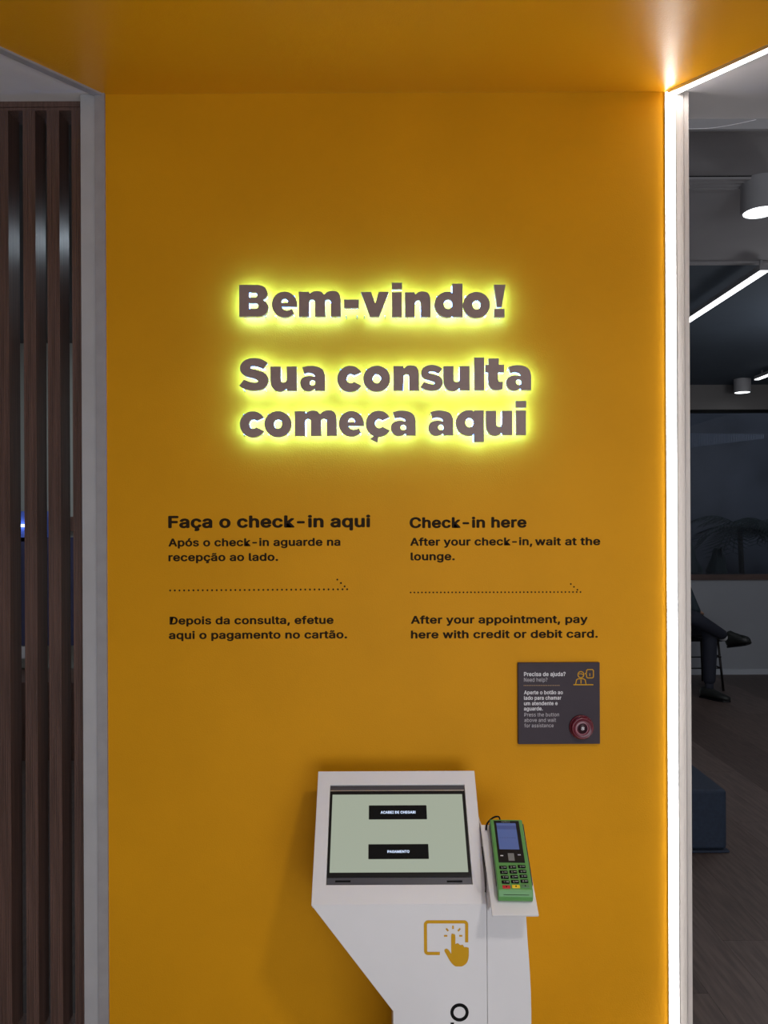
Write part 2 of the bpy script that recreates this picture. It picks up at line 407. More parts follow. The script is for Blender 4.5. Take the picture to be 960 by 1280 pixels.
wn = struct(wn.build('window_1', M['sillwood']))
MB().box(0.86, 4.39, YW+0.03, YW+0.036, Zs+0.056, Zt-0.031).build('pane', M['glass'], wn)
MB().box(0.86, 4.39, YW+0.01, YW+0.06, Zt-0.03, Zt-0.001).build('window_frame', M['blkmat'], wn)
# floor planks in the lounge
flo = thing('floor_boards', (1, 2, 0), 'x', 'x')
for kx in ('label', 'category'): del flo[kx]
flo['kind'] = 'structure'; flo.name = 'floor.001'
pw = 0.185; L = 1.25; meshes = {}
nx = int(math.ceil((4.4-0.86)/pw))
for i in range(nx):
    x0 = 0.86 + i*pw; x1 = min(x0+pw-0.0009, 4.395)
    off = (i*0.47) % L
    y = -1.0 - off
    while y < YW:
        ya, yb = max(y, -1.0), min(y+L-0.001, YW-0.001)
        if yb - ya > 0.05:
            key = (round(x1-x0, 4), round(yb-ya, 3), (i*3+int(y*7)) % 3)
            if key not in meshes:
                b = MB().box(0, x1-x0, 0, yb-ya, -0.012, 0.0)
                o = b.build('plank', (M['plank'], M['plank2'], M['plank3'])[key[2]], flo)
                meshes[key] = o.data
            else:
                o = bpy.data.objects.new('plank', meshes[key]); C.objects.link(o); o.parent = flo; o.matrix_parent_inverse = flo.matrix_basis.inverted()
            o.location = (x0, ya, 0)
        y += L
# outside, beyond the window
struct(MB().box(-1.0, 8.5, YW+3.4, YW+3.5, -0.5, 4.5).build('wall_outside', M['outside']))
struct(MB().box(0.0, 8.5, YW+0.12, YW+3.4, -0.3, -0.25).build('ground', M['outside']))

# left room behind the slats -----------------------------------------
struct(MB().box(-4.0, 0.75, 3.2, 3.3, 0, 2.95).build('wall_back', M['pale']))
struct(MB().box(-4.0, 0.75, 0.16, 3.2, 2.78, 2.86).build('ceiling.004', mat('back_ceiling', (0.12, 0.12, 0.13), 0.8)))
struct(MB().box(-4.0, 0.75, 3.17, 3.199, 1.46, 1.56).build('trim_6', M['wood']))

# ================================================================== SLAT SCREEN
t = thing('slat_screen', (-1.1, 0.07, 0), 'dark brown screen of vertical wooden slats left of the yellow wall', 'slat screen')
Y0s = 0.037
zt = at(60, 138, 2.237).z; zh = at(60, 121.5, 2.237).z
hd = MB()
for q in range(4):
    z0 = zt + (zh-zt)*q/4; z1 = zt + (zh-zt)*(q+1)/4 - 0.0012
    hd.box(-1.80, -0.848, Y0s-(0.002 if q % 2 else 0.0), Y0s+0.08, z0, z1)
hd.split('header_rail', M['wood'], t)
MB().box(-1.80, -0.848, Y0s, Y0s+0.08, 0.0, 0.03).build('bottom_rail', M['wood'], t)
SX = [91.5, 60.6, 30.6, -3.2] + [-3.2-31*j for j in range(1, 9)]; meshes_s = None
for i in range(12):
    b = MB(); wd = 0.0358
    if meshes_s is None:
        b.box(0, wd, 0, 0.070, 0.03, zt)
        # fine ribbing on the front face
        for r in range(5): b.box(0.003+r*0.0066, 0.0066+r*0.0066, -0.0018, 0, 0.031, zt-0.001)
        s0 = b.build('slat', M['wood'], t); meshes_s = s0.data; o = s0
    else:
        o = bpy.data.objects.new('slat', meshes_s); C.objects.link(o); o.parent = t; o.matrix_parent_inverse = t.matrix_basis.inverted()
    o.location = ((SX[i]-473)/FPX*2.237, Y0s, 0)

# things seen through the slits
def downlight(x, y, ztop, h, d, label, glow, cat='lamp', group=None, name='ceiling_lamp'):
    t = thing(name, (x, y, ztop), label, cat, group)
    fr = Frame((x, y, ztop), (1, 0, 0), (0, -1, 0))   # normal down
    MB().lathe([(d/2, 0.0), (d/2, h), (d/2-0.008, h), (d/2-0.008, h-0.006)], fr, 40, hard=True).build('housing', M['lampw'], t)
    MB().lathe([(d/2-0.009, h-0.0055), (d/2-0.009, h-0.002)], fr, 40).build('lamp_lens', glow, t)
    return t
downlight(-0.56, 1.09, 2.78, 0.06, 0.16, 'round ceiling lamp behind the slat screen, seen as glare on the slats', M['lampstrong'])
t = thing('wall_lamp', (-2.2, 3.1, 1.48), 'small blue-white lamp glimpsed through the slit left of the second slat', 'lamp')
p = at(27.5, 657, 5.25)
MB().box(p.x-0.12, p.x+0.12, 3.10, 3.13, p.z-0.009, p.z+0.009).build('light_bar', M['bluelamp'], t)
MB().box(p.x-0.13, p.x+0.13, 3.13, 3.168, p.z-0.11, p.z+0.10).build('glow_plate', mat('blue_glow_plate', (0.12, 0.2, 0.7), 0.4), t)  # blue glow around the bar is put into this plate's colour
p = at(27.5, 730, 5.3)
o = MB().box(p.x-0.5, p.x+0.5, 3.13, 3.165, at(27, 808, 5.3).z, p.z+0.32).build('notice_board', M['bluepanel'])
tag(o, 'dark blue panel on the back wall, glimpsed between the slats', 'panel')
p = at(27.5, 817, 5.25)
o = MB().box(p.x-0.06, p.x+0.06, 3.1, 3.105, p.z-0.04, p.z+0.04)
o.box(p.x-0.06, p.x+0.06, 3.105, 3.199, p.z-0.045, p.z-0.04)
o = o.build('paper_sheet', M['paper']); tag(o, 'small white sheet glimpsed between the slats below the blue panel', 'paper')
o = MB().box(-3.2, -1.1, 2.7, 3.19, 0, 0.5).build('low_cabinet', M['wood'], bevel=0.004); tag(o, 'dark low cabinet against the back wall behind the slats', 'cabinet')

# ================================================================== BACKLIT LETTERS (units: 1/8 photo pixel, y up from baseline)
def circ_c():
    out = ell(130, 118, 130, 131, 31, 329, 30)
    inn = ell(136, 120, 42, 46, 317, 43, 16)
    return [out + inn]
GS = [(358,102,1),(300,68),(240,55),(175,60),(120,82),(88,120),(80,165),(95,205),(135,235),(190,252),(235,265),(257,280),(255,294),(230,300),(190,295),(155,284),(118,268,1),(72,332,1),(120,360),(170,375),(225,380),(290,372),(335,345),(362,300),(362,255),(340,215),(300,190),(240,172),(200,162),(184,151),(190,139),(215,136),(260,143),(312,166,1)]
GA = [(703,150,1),(760,135),(820,135),(875,150),(912,180),(928,225),(930,280,1),(930,383,1),(830,383,1),(828,362,1),(790,383),(745,387),(705,365),(684,330),(682,290),(700,258),(735,240),(780,235),(828,243,1),(815,218),(780,205),(745,207),(722,215,1)]
GU = [(0,243,1),(102,243,1),(102,115,1),(106,95),(120,85),(140,85),(156,95),(162,115,1),(162,243,1),(263,243,1),(263,0,1),(165,0,1),(160,24,1),(135,3),(95,-8),(50,2),(14,38),(0,92)]
GE_out = ell(127,119.5,127,128,-10,-37+360,34)
def G_e():
    out = [(254, 97)] + ell(127,119.5,127,128,-5,318,34) + smooth_open([(202,77),(178,63),(147,58),(115,70),(97,97)]) 
    return [[out, ell(128,137,34,40,0,180,10)]]
def smooth_open(p): return p
GLY = {
 'B': (290, [[smooth([(0,0,1),(0,315,1),(165,315,1),(220,308),(262,285),(283,235),(272,190),(235,162,1),(272,140),(292,92),(275,35),(225,5),(180,0,1)]),
             smooth([(98,237,1),(160,237,1),(175,230),(180,213),(175,196),(160,189,1),(98,189,1)]),
             smooth([(98,130,1),(170,130,1),(187,121),(192,104),(187,86),(170,77,1),(98,77,1)])]]),
 'e': (254, G_e()),
 'm': (420, [[smooth([(0,247,1),(104,247,1),(110,227,1),(145,248),(190,254),(230,243),(254,218,1),(285,243),(335,255),(385,245),(412,210),(420,160,1),(420,0,1),(320,0,1),(320,140,1),(312,163),(292,170),(270,163),(262,140,1),(267,0,1),(162,0,1),(162,140,1),(155,162),(135,169),(112,162),(104,140,1),(104,0,1),(0,0,1)])]]),
 'n': (257, [[smooth([(0,245,1),(98,245,1),(104,222,1),(135,245),(180,252),(225,240),(250,205),(257,160,1),(257,0,1),(158,0,1),(158,130,1),(152,155),(131,164),(109,155),(102,130,1),(98,0,1),(0,0,1)])]]),
 '-': (150, [[rect(0,87,150,170)]]),
 'v': (280, [[[(0,247),(103,247),(143,132),(178,247),(280,247),(183,0),(90,0)]]]),
 'i': (102, [[rect(0,0,100,245)], [rect(0,275,103,340)]]),
 'd': (283, [[[(180,330),(180,232)]+ell(135,122,135,129,76,284,26)+[(176,14),(185,0),(283,0),(283,330)], ell(136,125,43,48,0,360,20)]]),
 'o': (273, [[ell(136,119,136,130,0,360,36), ell(136,119,41,46,0,360,20)]]),
 '!': (115, [[[(0,322),(115,322),(76,100),(27,100)]], [rect(1,0,104,80)]]),
 'S': (293, [[smooth([((p[0]-72), 383-p[1]) + tuple(p[2:]) for p in GS])]]),
 's': (225, [[smooth([((p[0]-72)*0.768, (383-p[1])*0.79-4) + tuple(p[2:]) for p in GS])]]),
 'a': (248, [[smooth([((p[0]-682), 383-p[1]) + tuple(p[2:]) for p in GA]), ell(123,80,28,28,0,360,16)]]),
 'u': (263, [[smooth(GU)]]),
 'c': (238, [circ_c()]),
 'ç': (238, [circ_c(), [[(80,-5.5),(45,-32),(118,-67),(128,-14.0),(104,-12)]]]),
 'l': (100, [[rect(0,0,100,328)]]),
 't': (187, [[smooth([(32,318,1),(135,318,1),(135,255,1),(187,255,1),(187,178,1),(127,178,1),(127,112,1),(132,92),(145,85),(177,85,1),(172,11,1),(130,2),(90,3),(52,22),(32,60),(27,110,1),(27,178,1),(0,178,1),(0,255,1),(32,255,1)])]]),
 'q': (286, [[[(185,247),(180,232)]+ell(135,122,135,129,76,284,26)+[(182,14),(182,-68),(283,-68),(283,247)], ell(138,125,42,46,0,360,20)]]),
}
lines = [
 ('Bem-vindo!', [299.0,339.75,373.5,430,451.25,490,506.25,543.1,578.75,617.9], 395.4, 396.0, 'top line'),
 ('Suaconsulta', [299,338.1,375.25,421.5,454,491.9,525.6,554.4,593.1,606.9,633.1], 488.6, 487.6, 'middle line'),
 ('começaaqui', [299.7,330.4,368.4,423.4,457.1,488.75,535.8,569.7,607.6,645.2], 545.2, 543.6, 'bottom line'),
]
nice = {'top line': ['capital B starting the top line', 'letter e after the capital B in the top line', 'letter m before the hyphen in the top line', 'hyphen in the top line', 'letter v right of the hyphen in the top line', 'letter i after the v in the top line', 'letter n after the i in the top line', 'tall letter d in the top line', 'round letter o before the exclamation mark', 'exclamation mark ending the top line'],
 'middle line': ['capital S starting the middle line', 'letter u right of the capital S', 'letter a ending the first word of the middle line', 'letter c starting the second word of the middle line', 'round letter o in the middle line', 'letter n in the middle line', 'letter s between n and u in the middle line', 'letter u left of the tall l in the middle line', 'tall narrow letter l in the middle line', 'letter t in the middle line', 'letter a at the right end of the middle line'],
 'bottom line': ['letter c starting the bottom line', 'round letter o in the bottom line', 'wide letter m in the bottom line', 'letter e after the m in the bottom line', 'letter c with cedilla in the bottom line', 'letter a ending the first word of the bottom line', 'letter a starting the last word of the bottom line', 'letter q with a descending tail in the bottom line', 'letter u near the end of the bottom line', 'letter i with square dot ending the bottom line']}
FD = 0.042                                        # letter front stands 32 mm off the wall
for word, xs, yb0, yb1, ln in lines:
    for i, (ch, x) in enumerate(zip(word, xs)):
        wd, pieces = GLY[ch]
        yb = yb0 + (yb1-yb0)*i/(len(xs)-1)
        a, b = WALLF.px(x, yb, FD); sc8 = (2.2-FD)/FPX/8
        nm = 'backlit_punctuation' if ch in '-!' else 'backlit_letter'
        t = thing(nm, (a, 0, b), 'dark grey-brown backlit ' + nice[ln][i], 'letter', 'backlit letters on the yellow wall')
        fr = Frame((a, 0, b), (1, 0, 0), (0, 0, 1))
        cvt = lambda pc: [[(p[0]*sc8, p[1]*sc8) for p in c] for c in pc]
        f = MB(); bd = MB(); gw = MB(); pins = MB()
        for pc in pieces:
            q = cvt(pc)
            f.prism(q, FD-0.004, FD, fr); bd.prism(q, 0.0275, FD-0.0042, fr)
            cx = sum(p[0] for p in q[0])/len(q[0]); cy = sum(p[1] for p in q[0])/len(q[0])
            gw.prism([[((p[0]-cx)*0.96+cx, (p[1]-cy)*0.96+cy) for p in c] for c in q], 0.0258, 0.0268, fr)
        for px_ in ((0.12, 0.86) if wd > 120 else (0.5,)):
            pins.tube([fr(wd*px_*sc8, 20*sc8, 0.0), fr(wd*px_*sc8, 20*sc8, 0.0257)], 0.0016, 6)
            if ch not in '-': pins.tube([fr(wd*(px_ if px_ != 0.86 or ch not in 'Scç' else 0.7)*sc8, 225*sc8, 0.0), fr(wd*px_*sc8, 225*sc8, 0.0257)], 0.0016, 6)
        f.split('letter_face', M['face'], t); bd.split('acrylic_body', M['acrylic'], t)
        gw.split('light_panel', M['glow'], t); pins.split('standoff', M['alu'], t)

# ================================================================== WALL LETTERING
def decal(name, label, rows, bold=0.030):
    x, y = WALLF.px(rows[0][1], rows[0][3])
    t = thing(name, (x, -0.0003, y), label, 'wall text')
    for s_, x0, x1, yb, cp in rows:
        for m in text_words(s_, WALLF, x0, x1, yb, cp, bold=bold): m.build('word', M['vinyl'], t)
decal('wall_heading', 'large dark heading of the left text column, in Portuguese', [('Faça o check-in aqui', 210.2, 463, 660.2, 15.4)], bold=0.034)
decal('wall_paragraph', 'dark two-line text directly under the left heading', [('Após o check-in aguarde na', 210.5, 425.6, 683.2, 10), ('recepção ao lado.', 210.5, 347.7, 701.7, 10)])
decal('wall_paragraph', 'dark two-line text below the left dotted arrow', [('Depois da consulta, efetue', 212, 417, 780.8, 10), ('aqui o pagamento no cartão.', 211, 434, 799, 10)])
decal('wall_heading', 'large dark heading of the right text column, in English', [('Check-in here', 512, 658.3, 660.2, 13.6)], bold=0.034)
decal('wall_paragraph', 'dark two-line text directly under the right heading', [('After your check-in,', 512.7, 665.5, 682.3, 10), ('wait at the', 668.8, 750.4, 681.8, 10), ('lounge.', 513.3, 568.5, 700.6, 10)])
decal('wall_paragraph', 'dark two-line text below the right dotted arrow', [('After your appointment, pay', 513.6, 734.7, 779.8, 10), ('here with credit or debit card.', 513.6, 747.4, 798.2, 10)])
dl_ = [(212.7+i*(434-212.7)/38, 738.1-i*1.5/38, 1.25) for i in range(39)] + [(421.7,724.5,1.25),(426.2,728.8,1.25),(430.8,733,1.25)]
def arrow(label, pts):
    a, b = WALLF.px(pts[0][0], pts[0][1]); t = thing('dotted_arrow', (a, -0.0003, b), label, 'arrow'); mb = MB()
    for dx, dy, r in pts:
        a, b = WALLF.px(dx, dy, 0.0004); rr = r*2.2/FPX
        mb.flat([ell(a, b, rr, rr, 0, 360, 8)], 0.0004, WALLF)
    mb.build('dots', M['vinyl'], t)['kind'] = 'stuff'
arrow('dark dotted arrow in the left text column', dl_)
arrow('dark dotted arrow in the right text column', [(513.3+i*(725.7-513.3)/45, 740.6-i*0.6/45, 1.1) for i in range(46)] + [(713.6,730,1.1),(717.5,733.6,1.1),(721.7,737.2,1.1)])

# ================================================================== HELP PLAQUE AND BUTTON
a0, b0 = WALLF.px(648.0, 930.3, 0.012); a1, b1 = WALLF.px(749.7, 828.2, 0.012)
t = thing('help_plaque', ((a0+a1)/2, 0, b0), 'square dark grey plaque with white text right of the kiosk screen', 'sign')
MB().box(a0, a1, -0.012, -0.0005, b0, b1).build('board', M['plaque'], t, bevel=0.0008)
PF = Frame((0, -0.012, 0), (1, 0, 0), (0, 0, 1))
m_ = MB()
for s, x0, x1, yb, cp in (('Precisa de ajuda?', 655, 707, 845.3, 5.2), ('Aperte o botão ao', 655, 703.6, 868.0, 4.8), ('lado para chamar', 655, 701.7, 874.8, 4.8), ('um atendente e', 655, 697, 881.6, 4.8), ('aguarde.', 655, 678.5, 888.2, 4.8)):
    text_into(m_, s, PF, x0, x1, yb, cp, bold=0.022)
m_.build('bold_text', M['ptext'], t)['kind'] = 'stuff'
m_ = MB()
for s, x0, x1, yb, cp in (('Need help?', 655, 684.3, 852.2, 4.9), ('Press the button', 655.5, 698.8, 895.6, 4.6), ('above and wait', 655.5, 695, 902.4, 4.6), ('for assistance', 655.5, 692, 909.2, 4.6)):
    text_into(m_, s, PF, x0, x1, yb, cp, bold=0.0)
m_.build('light_text', M['ptext2'], t)['kind'] = 'stuff'
m_ = MB()
for i in range(30):
    a, b = PF.px(655+i*44/29, 856.8, 0.0003); m_.flat([ell(a, b, 0.0011, 0.0011, 0, 360, 6)], 0.0004, PF)
m_.build('dotted_rule', M['pdots'], t)['kind'] = 'stuff'
m_ = MB()
def pst(mb, fr, pts, wpx, closed=False, c=(0.0001, 0.0004), dist=2.19):
    ribbon(mb, [fr.px(x, y, c[1]) for x, y in pts], wpx*dist/FPX, fr, c[1], closed)
pst(m_, PF, [(716.8,855.9),(741.6,855.9)], 1.3)
pst(m_, PF, ell(726.1, 843.3, 3.7, 3.9, 0, 360, 16), 1.1, True)
pst(m_, PF, [(722.8,842.6),(726.5,842.2),(729.4,843.8)], 0.9)
pst(m_, PF, [(719.6,855.2),(720.6,849.9),(722.6,848.5),(729.5,848.5),(731.5,849.9),(732.5,855.2)], 1.1)
pst(m_, PF, [(726.3,849.5),(726.3,854.5)], 1.2)
pst(m_, PF, [(733.2,838.2),(734.6,836.9),(740.6,836.9),(741.8,838.2),(741.8,846.2),(740.6,847.4),(734.6,847.4),(733.2,846.2),(733.2,843.2),(731.6,842),(733.2,841)], 1.1, True)
pst(m_, PF, [(737.3,841.6),(737.3,845.2)], 0.9); pst(m_, PF, [(737.3,839.4),(737.35,839.4)], 1.1)
m_.build('attendant_icon', M['orange'], t)['kind'] = 'stuff'
a, b = WALLF.px(728.4, 910.6, 0.03); z0 = 2.2/FPX
t = thing('call_button', (a, -0.012, b), 'round dark red call button on the grey plaque', 'button')
BF = Frame((a, -0.012, b), (1, 0, 0), (0, 0, 1))
R_ = 14.6*2.17*1/FPX
MB().lathe([(R_*1.04, 0.0002), (R_*1.04, 0.006), (R_, 0.007)], BF, 48).build('base_ring', M['red'], t)
MB().lathe([(R_*0.95, 0.0072), (R_*0.96, 0.015), (R_*0.9, 0.0185), (R_*0.82, 0.0195), (R_*0.78, 0.0185), (R_*0.55, 0.0182), (R_*0.52, 0.0185)], BF, 48).build('cap', M['red'], t)
m_ = MB(); m_.prism([ell(-0.002, 0, R_*0.53, R_*0.53, 0, 360, 32), ell(-0.002, 0, R_*0.48, R_*0.48, 0, 360, 32)], 0.0186, 0.0189, BF)
m_.build('ring_mark', M['redring'], t)
m_ = MB(); vs, fs = text2d('S', 0.03)
mx_ = sum(v.x for v in vs)/len(vs); my_ = sum(v.y for v in vs)/len(vs)
m_.add([BF((v.x-mx_)*0.020+0.0005 + (v.y-my_)*0.003, (v.y-my_)*0.016, 0.0190 + v.z*1e-5) for v in vs], fs)
m_.build('letter_mark', M['ptext'], t)
MB().lathe([(R_*0.44, 0.0182), (R_*0.44, 0.01865)], BF, 32).build('centre_disc', mat('dark_red_disc', (0.03, 0.004, 0.012), 0.4), t)

# ================================================================== KIOSK
Yb = 1.86
BLc = at(389.0, 1131.0, Yb); BRc = at(608.5, 1130.5, Yb)
TLc = at(398.5, 964.0, Yb*1.125); TRc = at(594.0, 963.4, Yb*1.125)
bl = Vector((BLc.x, BLc.y, (BLc.z+BRc.z)/2)); xr = BRc.x
ytop = (TLc.y+TRc.y)/2; ztop = (TLc.z+TRc.z)/2
slope = (Vector((0, ytop, ztop)) - Vector((0, bl.y, bl.z)))
KF = Frame((bl.x, bl.y, bl.z), (1, 0, 0), slope)      # panel face frame; normal points up/out
Wk = xr - bl.x; Lk = slope.length
kz = thing('check_in_kiosk', ((bl.x+xr)/2, -0.2, 0), 'white self-service check-in kiosk with tilted screen head against the yellow wall', 'kiosk')
lap = [KF.px(413, 981.0), KF.px(580.5, 981.0), KF.px(590.8, 1105.8), KF.px(407.2, 1105.8)]
lx0 = (lap[0][0]+lap[3][0])/2; lx1 = (lap[1][0]+lap[2][0])/2; ly0 = (lap[2][1]+lap[3][1])/2; ly1 = (lap[0][1]+lap[1][1])/2
m_ = MB(); m_.prism([[(0,0),(Wk,0),(Wk,Lk),(0,Lk)], rect(lx0, ly0, lx1, ly1)], -0.012, 0, KF)
m_.build('head_panel', M['kiosk'], kz, bevel=0.0012)
# head + column body: side outline in y-z for the head, front outline for the column
FY = bl.y + 0.0005
FF = Frame((0, FY, 0), (1, 0, 0), (0, 0, 1))
d1 = at(491.4, 1264.5, Yb)
col = [(bl.x, bl.z-0.001), (d1.x, d1.z), (d1.x, 0.0), (xr, 0.0), (xr, bl.z-0.001)]
MB().prism([col], -0.018, 0, Frame((0, FY, 0), (1,0,0), (0,0,1))).build('front_panel', M['kiosk'], kz, bevel=0.0012)
# rear carcass of the head (wedge) behind panel
bk = -0.03
e = 0.004; n_ = KF.n
a_ = Vector((0, bl.y, bl.z)) - n_*0.0125; b_ = Vector((0, ytop, ztop)) - n_*0.0125
sideo = [(a_.y+0.004, a_.z), (b_.y, b_.z), (bk, b_.z-0.055), (bk, bl.z-0.15), (FY+0.025, bl.z-0.02)]
def yz_prism(mb, poly, xa, xb): return mb.prism([poly], xa, xb, Frame((0,0,0), (0,1,0), (0,0,1)))
m_ = MB()
yz_prism(m_, sideo, bl.x+0.001, bl.x+0.013); yz_prism(m_, sideo, xr-0.013, xr-0.001)
m_.split('side_panel', M['kiosk'], kz)
MB().box(bl.x+0.001, xr-0.001, bk-0.012, bk, bl.z-0.15, b_.z-0.055).build('rear_panel', M['kiosk'], kz)
m_ = MB(); m_.box(d1.x+0.001, d1.x+0.013, FY+0.019, bk, 0, d1.z); m_.box(xr-0.013, xr-0.001, FY+0.019, bk, 0, bl.z-0.1)
m_.box(d1.x+0.013, xr-0.013, bk-0.012, bk, 0, bl.z-0.152)
m_.add([(bl.x+0.001, FY+0.019, bl.z-0.004), (d1.x+0.001, FY+0.019, d1.z), (d1.x+0.001, bk, d1.z), (bl.x+0.001, bk, bl.z-0.004),
        (bl.x+0.011, FY+0.019, bl.z+0.001), (d1.x+0.013, FY+0.019, d1.z+0.001), (d1.x+0.013, bk, d1.z+0.001), (bl.x+0.011, bk, bl.z+0.001)],
       [(0,1,2,3),(4,7,6,5),(0,4,5,1),(1,5,6,2),(2,6,7,3),(3,7,4,0)])
m_.split('column_side', M['kiosk'], kz)
# right wing with a bowed right edge
WFr = Frame((0, FY-0.001, 0), (1,0,0), (0,0,1))
edge = [(657.3,1140),(658.8,1165),(660.6,1190),(662.4,1215),(663.6,1240),(664.2,1265),(664.3,1290)]
pts = [WFr.px(x, y) for x, y in edge]
top = WFr.px(655.8, 1118)
wing = [(xr+0.0006, 0.0), (pts[-1][0]-0.012, 0.0), (pts[-1][0]-0.004, 0.12)] + pts[::-1] + [top, (xr+0.0006, top[1])]
MB().prism([wing], -0.018, 0.0005, WFr).build('wing_panel', M['kiosk'], kz, bevel=0.001)
# shelf for the terminal
Ysb, Yst = 1.775, 1.775*1.112
s_bl = at(615.4, 1144.2, Ysb); s_br = at(673.6, 1144.2, Ysb); s_tl = at(600.8, 1031, Yst)
sl = Vector((0, s_tl.y - s_bl.y, s_tl.z - (s_bl.z+s_br.z)/2))
SF = Frame((s_bl.x, s_bl.y, (s_bl.z+s_br.z)/2), (1,0,0), sl); Ls = sl.length; Ws = s_br.x - s_bl.x
MB().box(0, Ws, 0, Ls, -0.0062, 0, SF).build('shelf', M['kiosk'], kz, bevel=0.0008)
# bracket under shelf
ym = s_bl.y + 0.05
m_ = MB()
for bx in (s_bl.x+0.03, s_bl.x+0.066):
    p0 = SF(bx-s_bl.x, 0.085, -0.0065); p1 = SF(bx-s_bl.x, 0.165, -0.0065)
    poly = [(p0.y, p0.z), (p1.y, p1.z), (FY-0.0015, p1.z-0.015), (FY-0.0015, p0.z-0.05)]
    if p0.y < FY: poly = [(p0.y, p0.z), (min(p1.y, FY-0.002), p0.z+(p1.z-p0.z)*min(1,(FY-0.002-p0.y)/(p1.y-p0.y))), (FY-0.0022, p0.z-0.045)]
    yz_prism(m_, poly, bx-0.002, bx+0.002)
m_.box(s_bl.x+0.02, s_bl.x+0.08, FY+0.018, FY+0.024, 0.60, 0.64)
m_.split('shelf_bracket', M['kiosk'], kz)
m_ = MB(); p0 = SF(0, 0.03, -0.008); p1 = SF(0, Ls-0.002, -0.008)
yz_prism(m_, [(p0.y, p0.z), (p1.y, p1.z), (bk, p1.z), (bk, 0.30), (FY+0.02, 0.30), (FY+0.02, p0.z-0.04), (FY-0.002, p0.z-0.04)], xr+0.0022, xr+0.0055)
m_.build('shelf_side', M['kiosk'], kz)
# touch icon and vertical lettering on the front
m_ = MB(); IC = lambda x, y: (520+x/12, 1140+y/12)
def ic_poly(pts): 
    m_.flat([[FF.px(*IC(*p[:2]), 0.0004) for p in pts]], 0.0004, FF)
def ic_pst(pts, w_): pst(m_, FF, [IC(*p) for p in pts], w_/12, dist=Yb)
def rc(cx, cy, r, a0, a1): return [(cx+r*math.cos(math.radians(a)), cy+r*math.sin(math.radians(a))) for a in range(a0, a1+1, 15)]
ic_pst([(358,622)] + rc(183,583,39,90,180) + rc(183,190,42,180,270) + rc(718,190,42,270,360) + [(760,455)], 48)
for a_, b2 in (((555,205),(555,255)), ((452,248),(484,286)), ((662,248),(630,286)), ((420,358),(470,358)), ((648,358),(695,358))): ic_pst([a_, b2], 26)
hand = smooth([(528,620,1),(528,350),(558,330),(588,350),(590,480,1),(600,476),(628,468),(655,490,1),(672,496),(700,490),(722,528,1),(750,526),(790,535,1),(793,600),(788,690),(760,765),(700,812),(640,818),(585,812),(540,775),(500,720),(462,650),(428,590),(430,562),(460,550),(492,572),(524,622,1)], 3)
ic_poly(hand)
icon = m_.islands()
icon[0].build('icon_outline', M['orange'], kz); icon[-1].build('icon_hand', M['orange'], kz)
for q_ in icon[1:-1]: q_.build('icon_ray', M['orange'], kz)
m_ = MB(); cx, cy = 574.4, 1265.6
m_.prism([[FF.px(x, y, 0.0004) for x, y in ell(cx, cy, 11.5, 11.4, 0, 360, 36)], [FF.px(x, y, 0.0004) for x, y in ell(cx, cy, 7.5, 7.2, 0, 360, 36)]], 0.0001, 0.0004, FF)
a = FF.px(563.2, 1278.2, 0.0004); b = FF.px(567.6, 1296, 0.0004); m_.prism([rect(a[0], b[1], b[0], a[1])], 0.0001, 0.0004, FF)
a = FF.px(567.7, 1285, 0.0004); b = FF.px(585.6, 1289.4, 0.0004); m_.prism([rect(a[0], b[1], b[0], a[1])], 0.0001, 0.0004, FF)
m_.split('vertical_letter', M['blkmat'], kz)

# ================================================================== LAPTOP IN THE KIOSK HEAD
lp = thing('laptop_screen', KF((lx0+lx1)/2, ly0, 0), 'black-framed lit touch screen set in the white kiosk head', 'screen')
g_ = 0.0008
ybz = KF.px(500, 1096)[1]; yh = KF.px(500, 986.5)[1]; yh2 = KF.px(500, 988.0)[1]
sx0 = (KF.px(416,992.3)[0]+KF.px(411.3,1089.8)[0])/2; sx1 = (KF.px(578.2,992.3)[0]+KF.px(585.2,1089.8)[0])/2
sy0 = KF.px(500,1089.8)[1]; sy1 = KF.px(500,992.0)[1]
MB().box(lx0+g_, lx1-g_, ly0+g_, ybz-0.0005, -0.010, -0.004, KF).build('base_strip', M['dgrey'], lp, bevel=0.0005)
MB().box(lx0+g_, lx1-g_, yh2, ly1-g_, -0.010, -0.004, KF).build('hinge_bar', M['dgrey'], lp, bevel=0.0005)
MB().box(lx0+g_, lx1-g_, yh-0.001, yh2, -0.0100, -0.0030, KF).build('hinge_edge', M['alu'], lp)
m_ = MB(); m_.prism([rect(lx0+g_, ybz, lx1-g_, yh-0.0012), rect(sx0, sy0, sx1, sy1)], -0.010, -0.0035, KF); m_.build('bezel', M['blk'], lp, bevel=0.0005)
sp = MB().box(sx0+0.0002, sx1-0.0002, sy0+0.0002, sy1-0.0002, -0.009, -0.0045, KF).build('display', M['screen'], lp)
for lab, (xa, xb, ya, yb_), txt, (tx0, tx1), (bxx) in (('upper', (461, 533, 1006.5, 1024.4), 'ACABEI DE CHEGAR!', (475.8, 519.5), 0), ('lower', (460.4, 535.3, 1055, 1074), 'PAGAMENTO', (484.3, 511.8), 0)):
    p0 = KF.px((xa), yb_, -0.0044); p1 = KF.px(xb, ya, -0.0044)
    pm = MB(); pm.prism([rrect(p0[0], p0[1], p1[0], p1[1], 0.0015)], -0.0045, -0.0043, KF); pb = pm.build('screen_button', M['blkmat'], sp)
    tm = MB(); yy = (ya+yb_)/2+1.6
    text_into(tm, txt, KF, tx0, tx1, yy, 3.3, c=-0.0041, bold=0.03); tm.build('button_text', M['scrtext'], pb if False else lp)['kind'] = 'stuff'
m_ = MB()
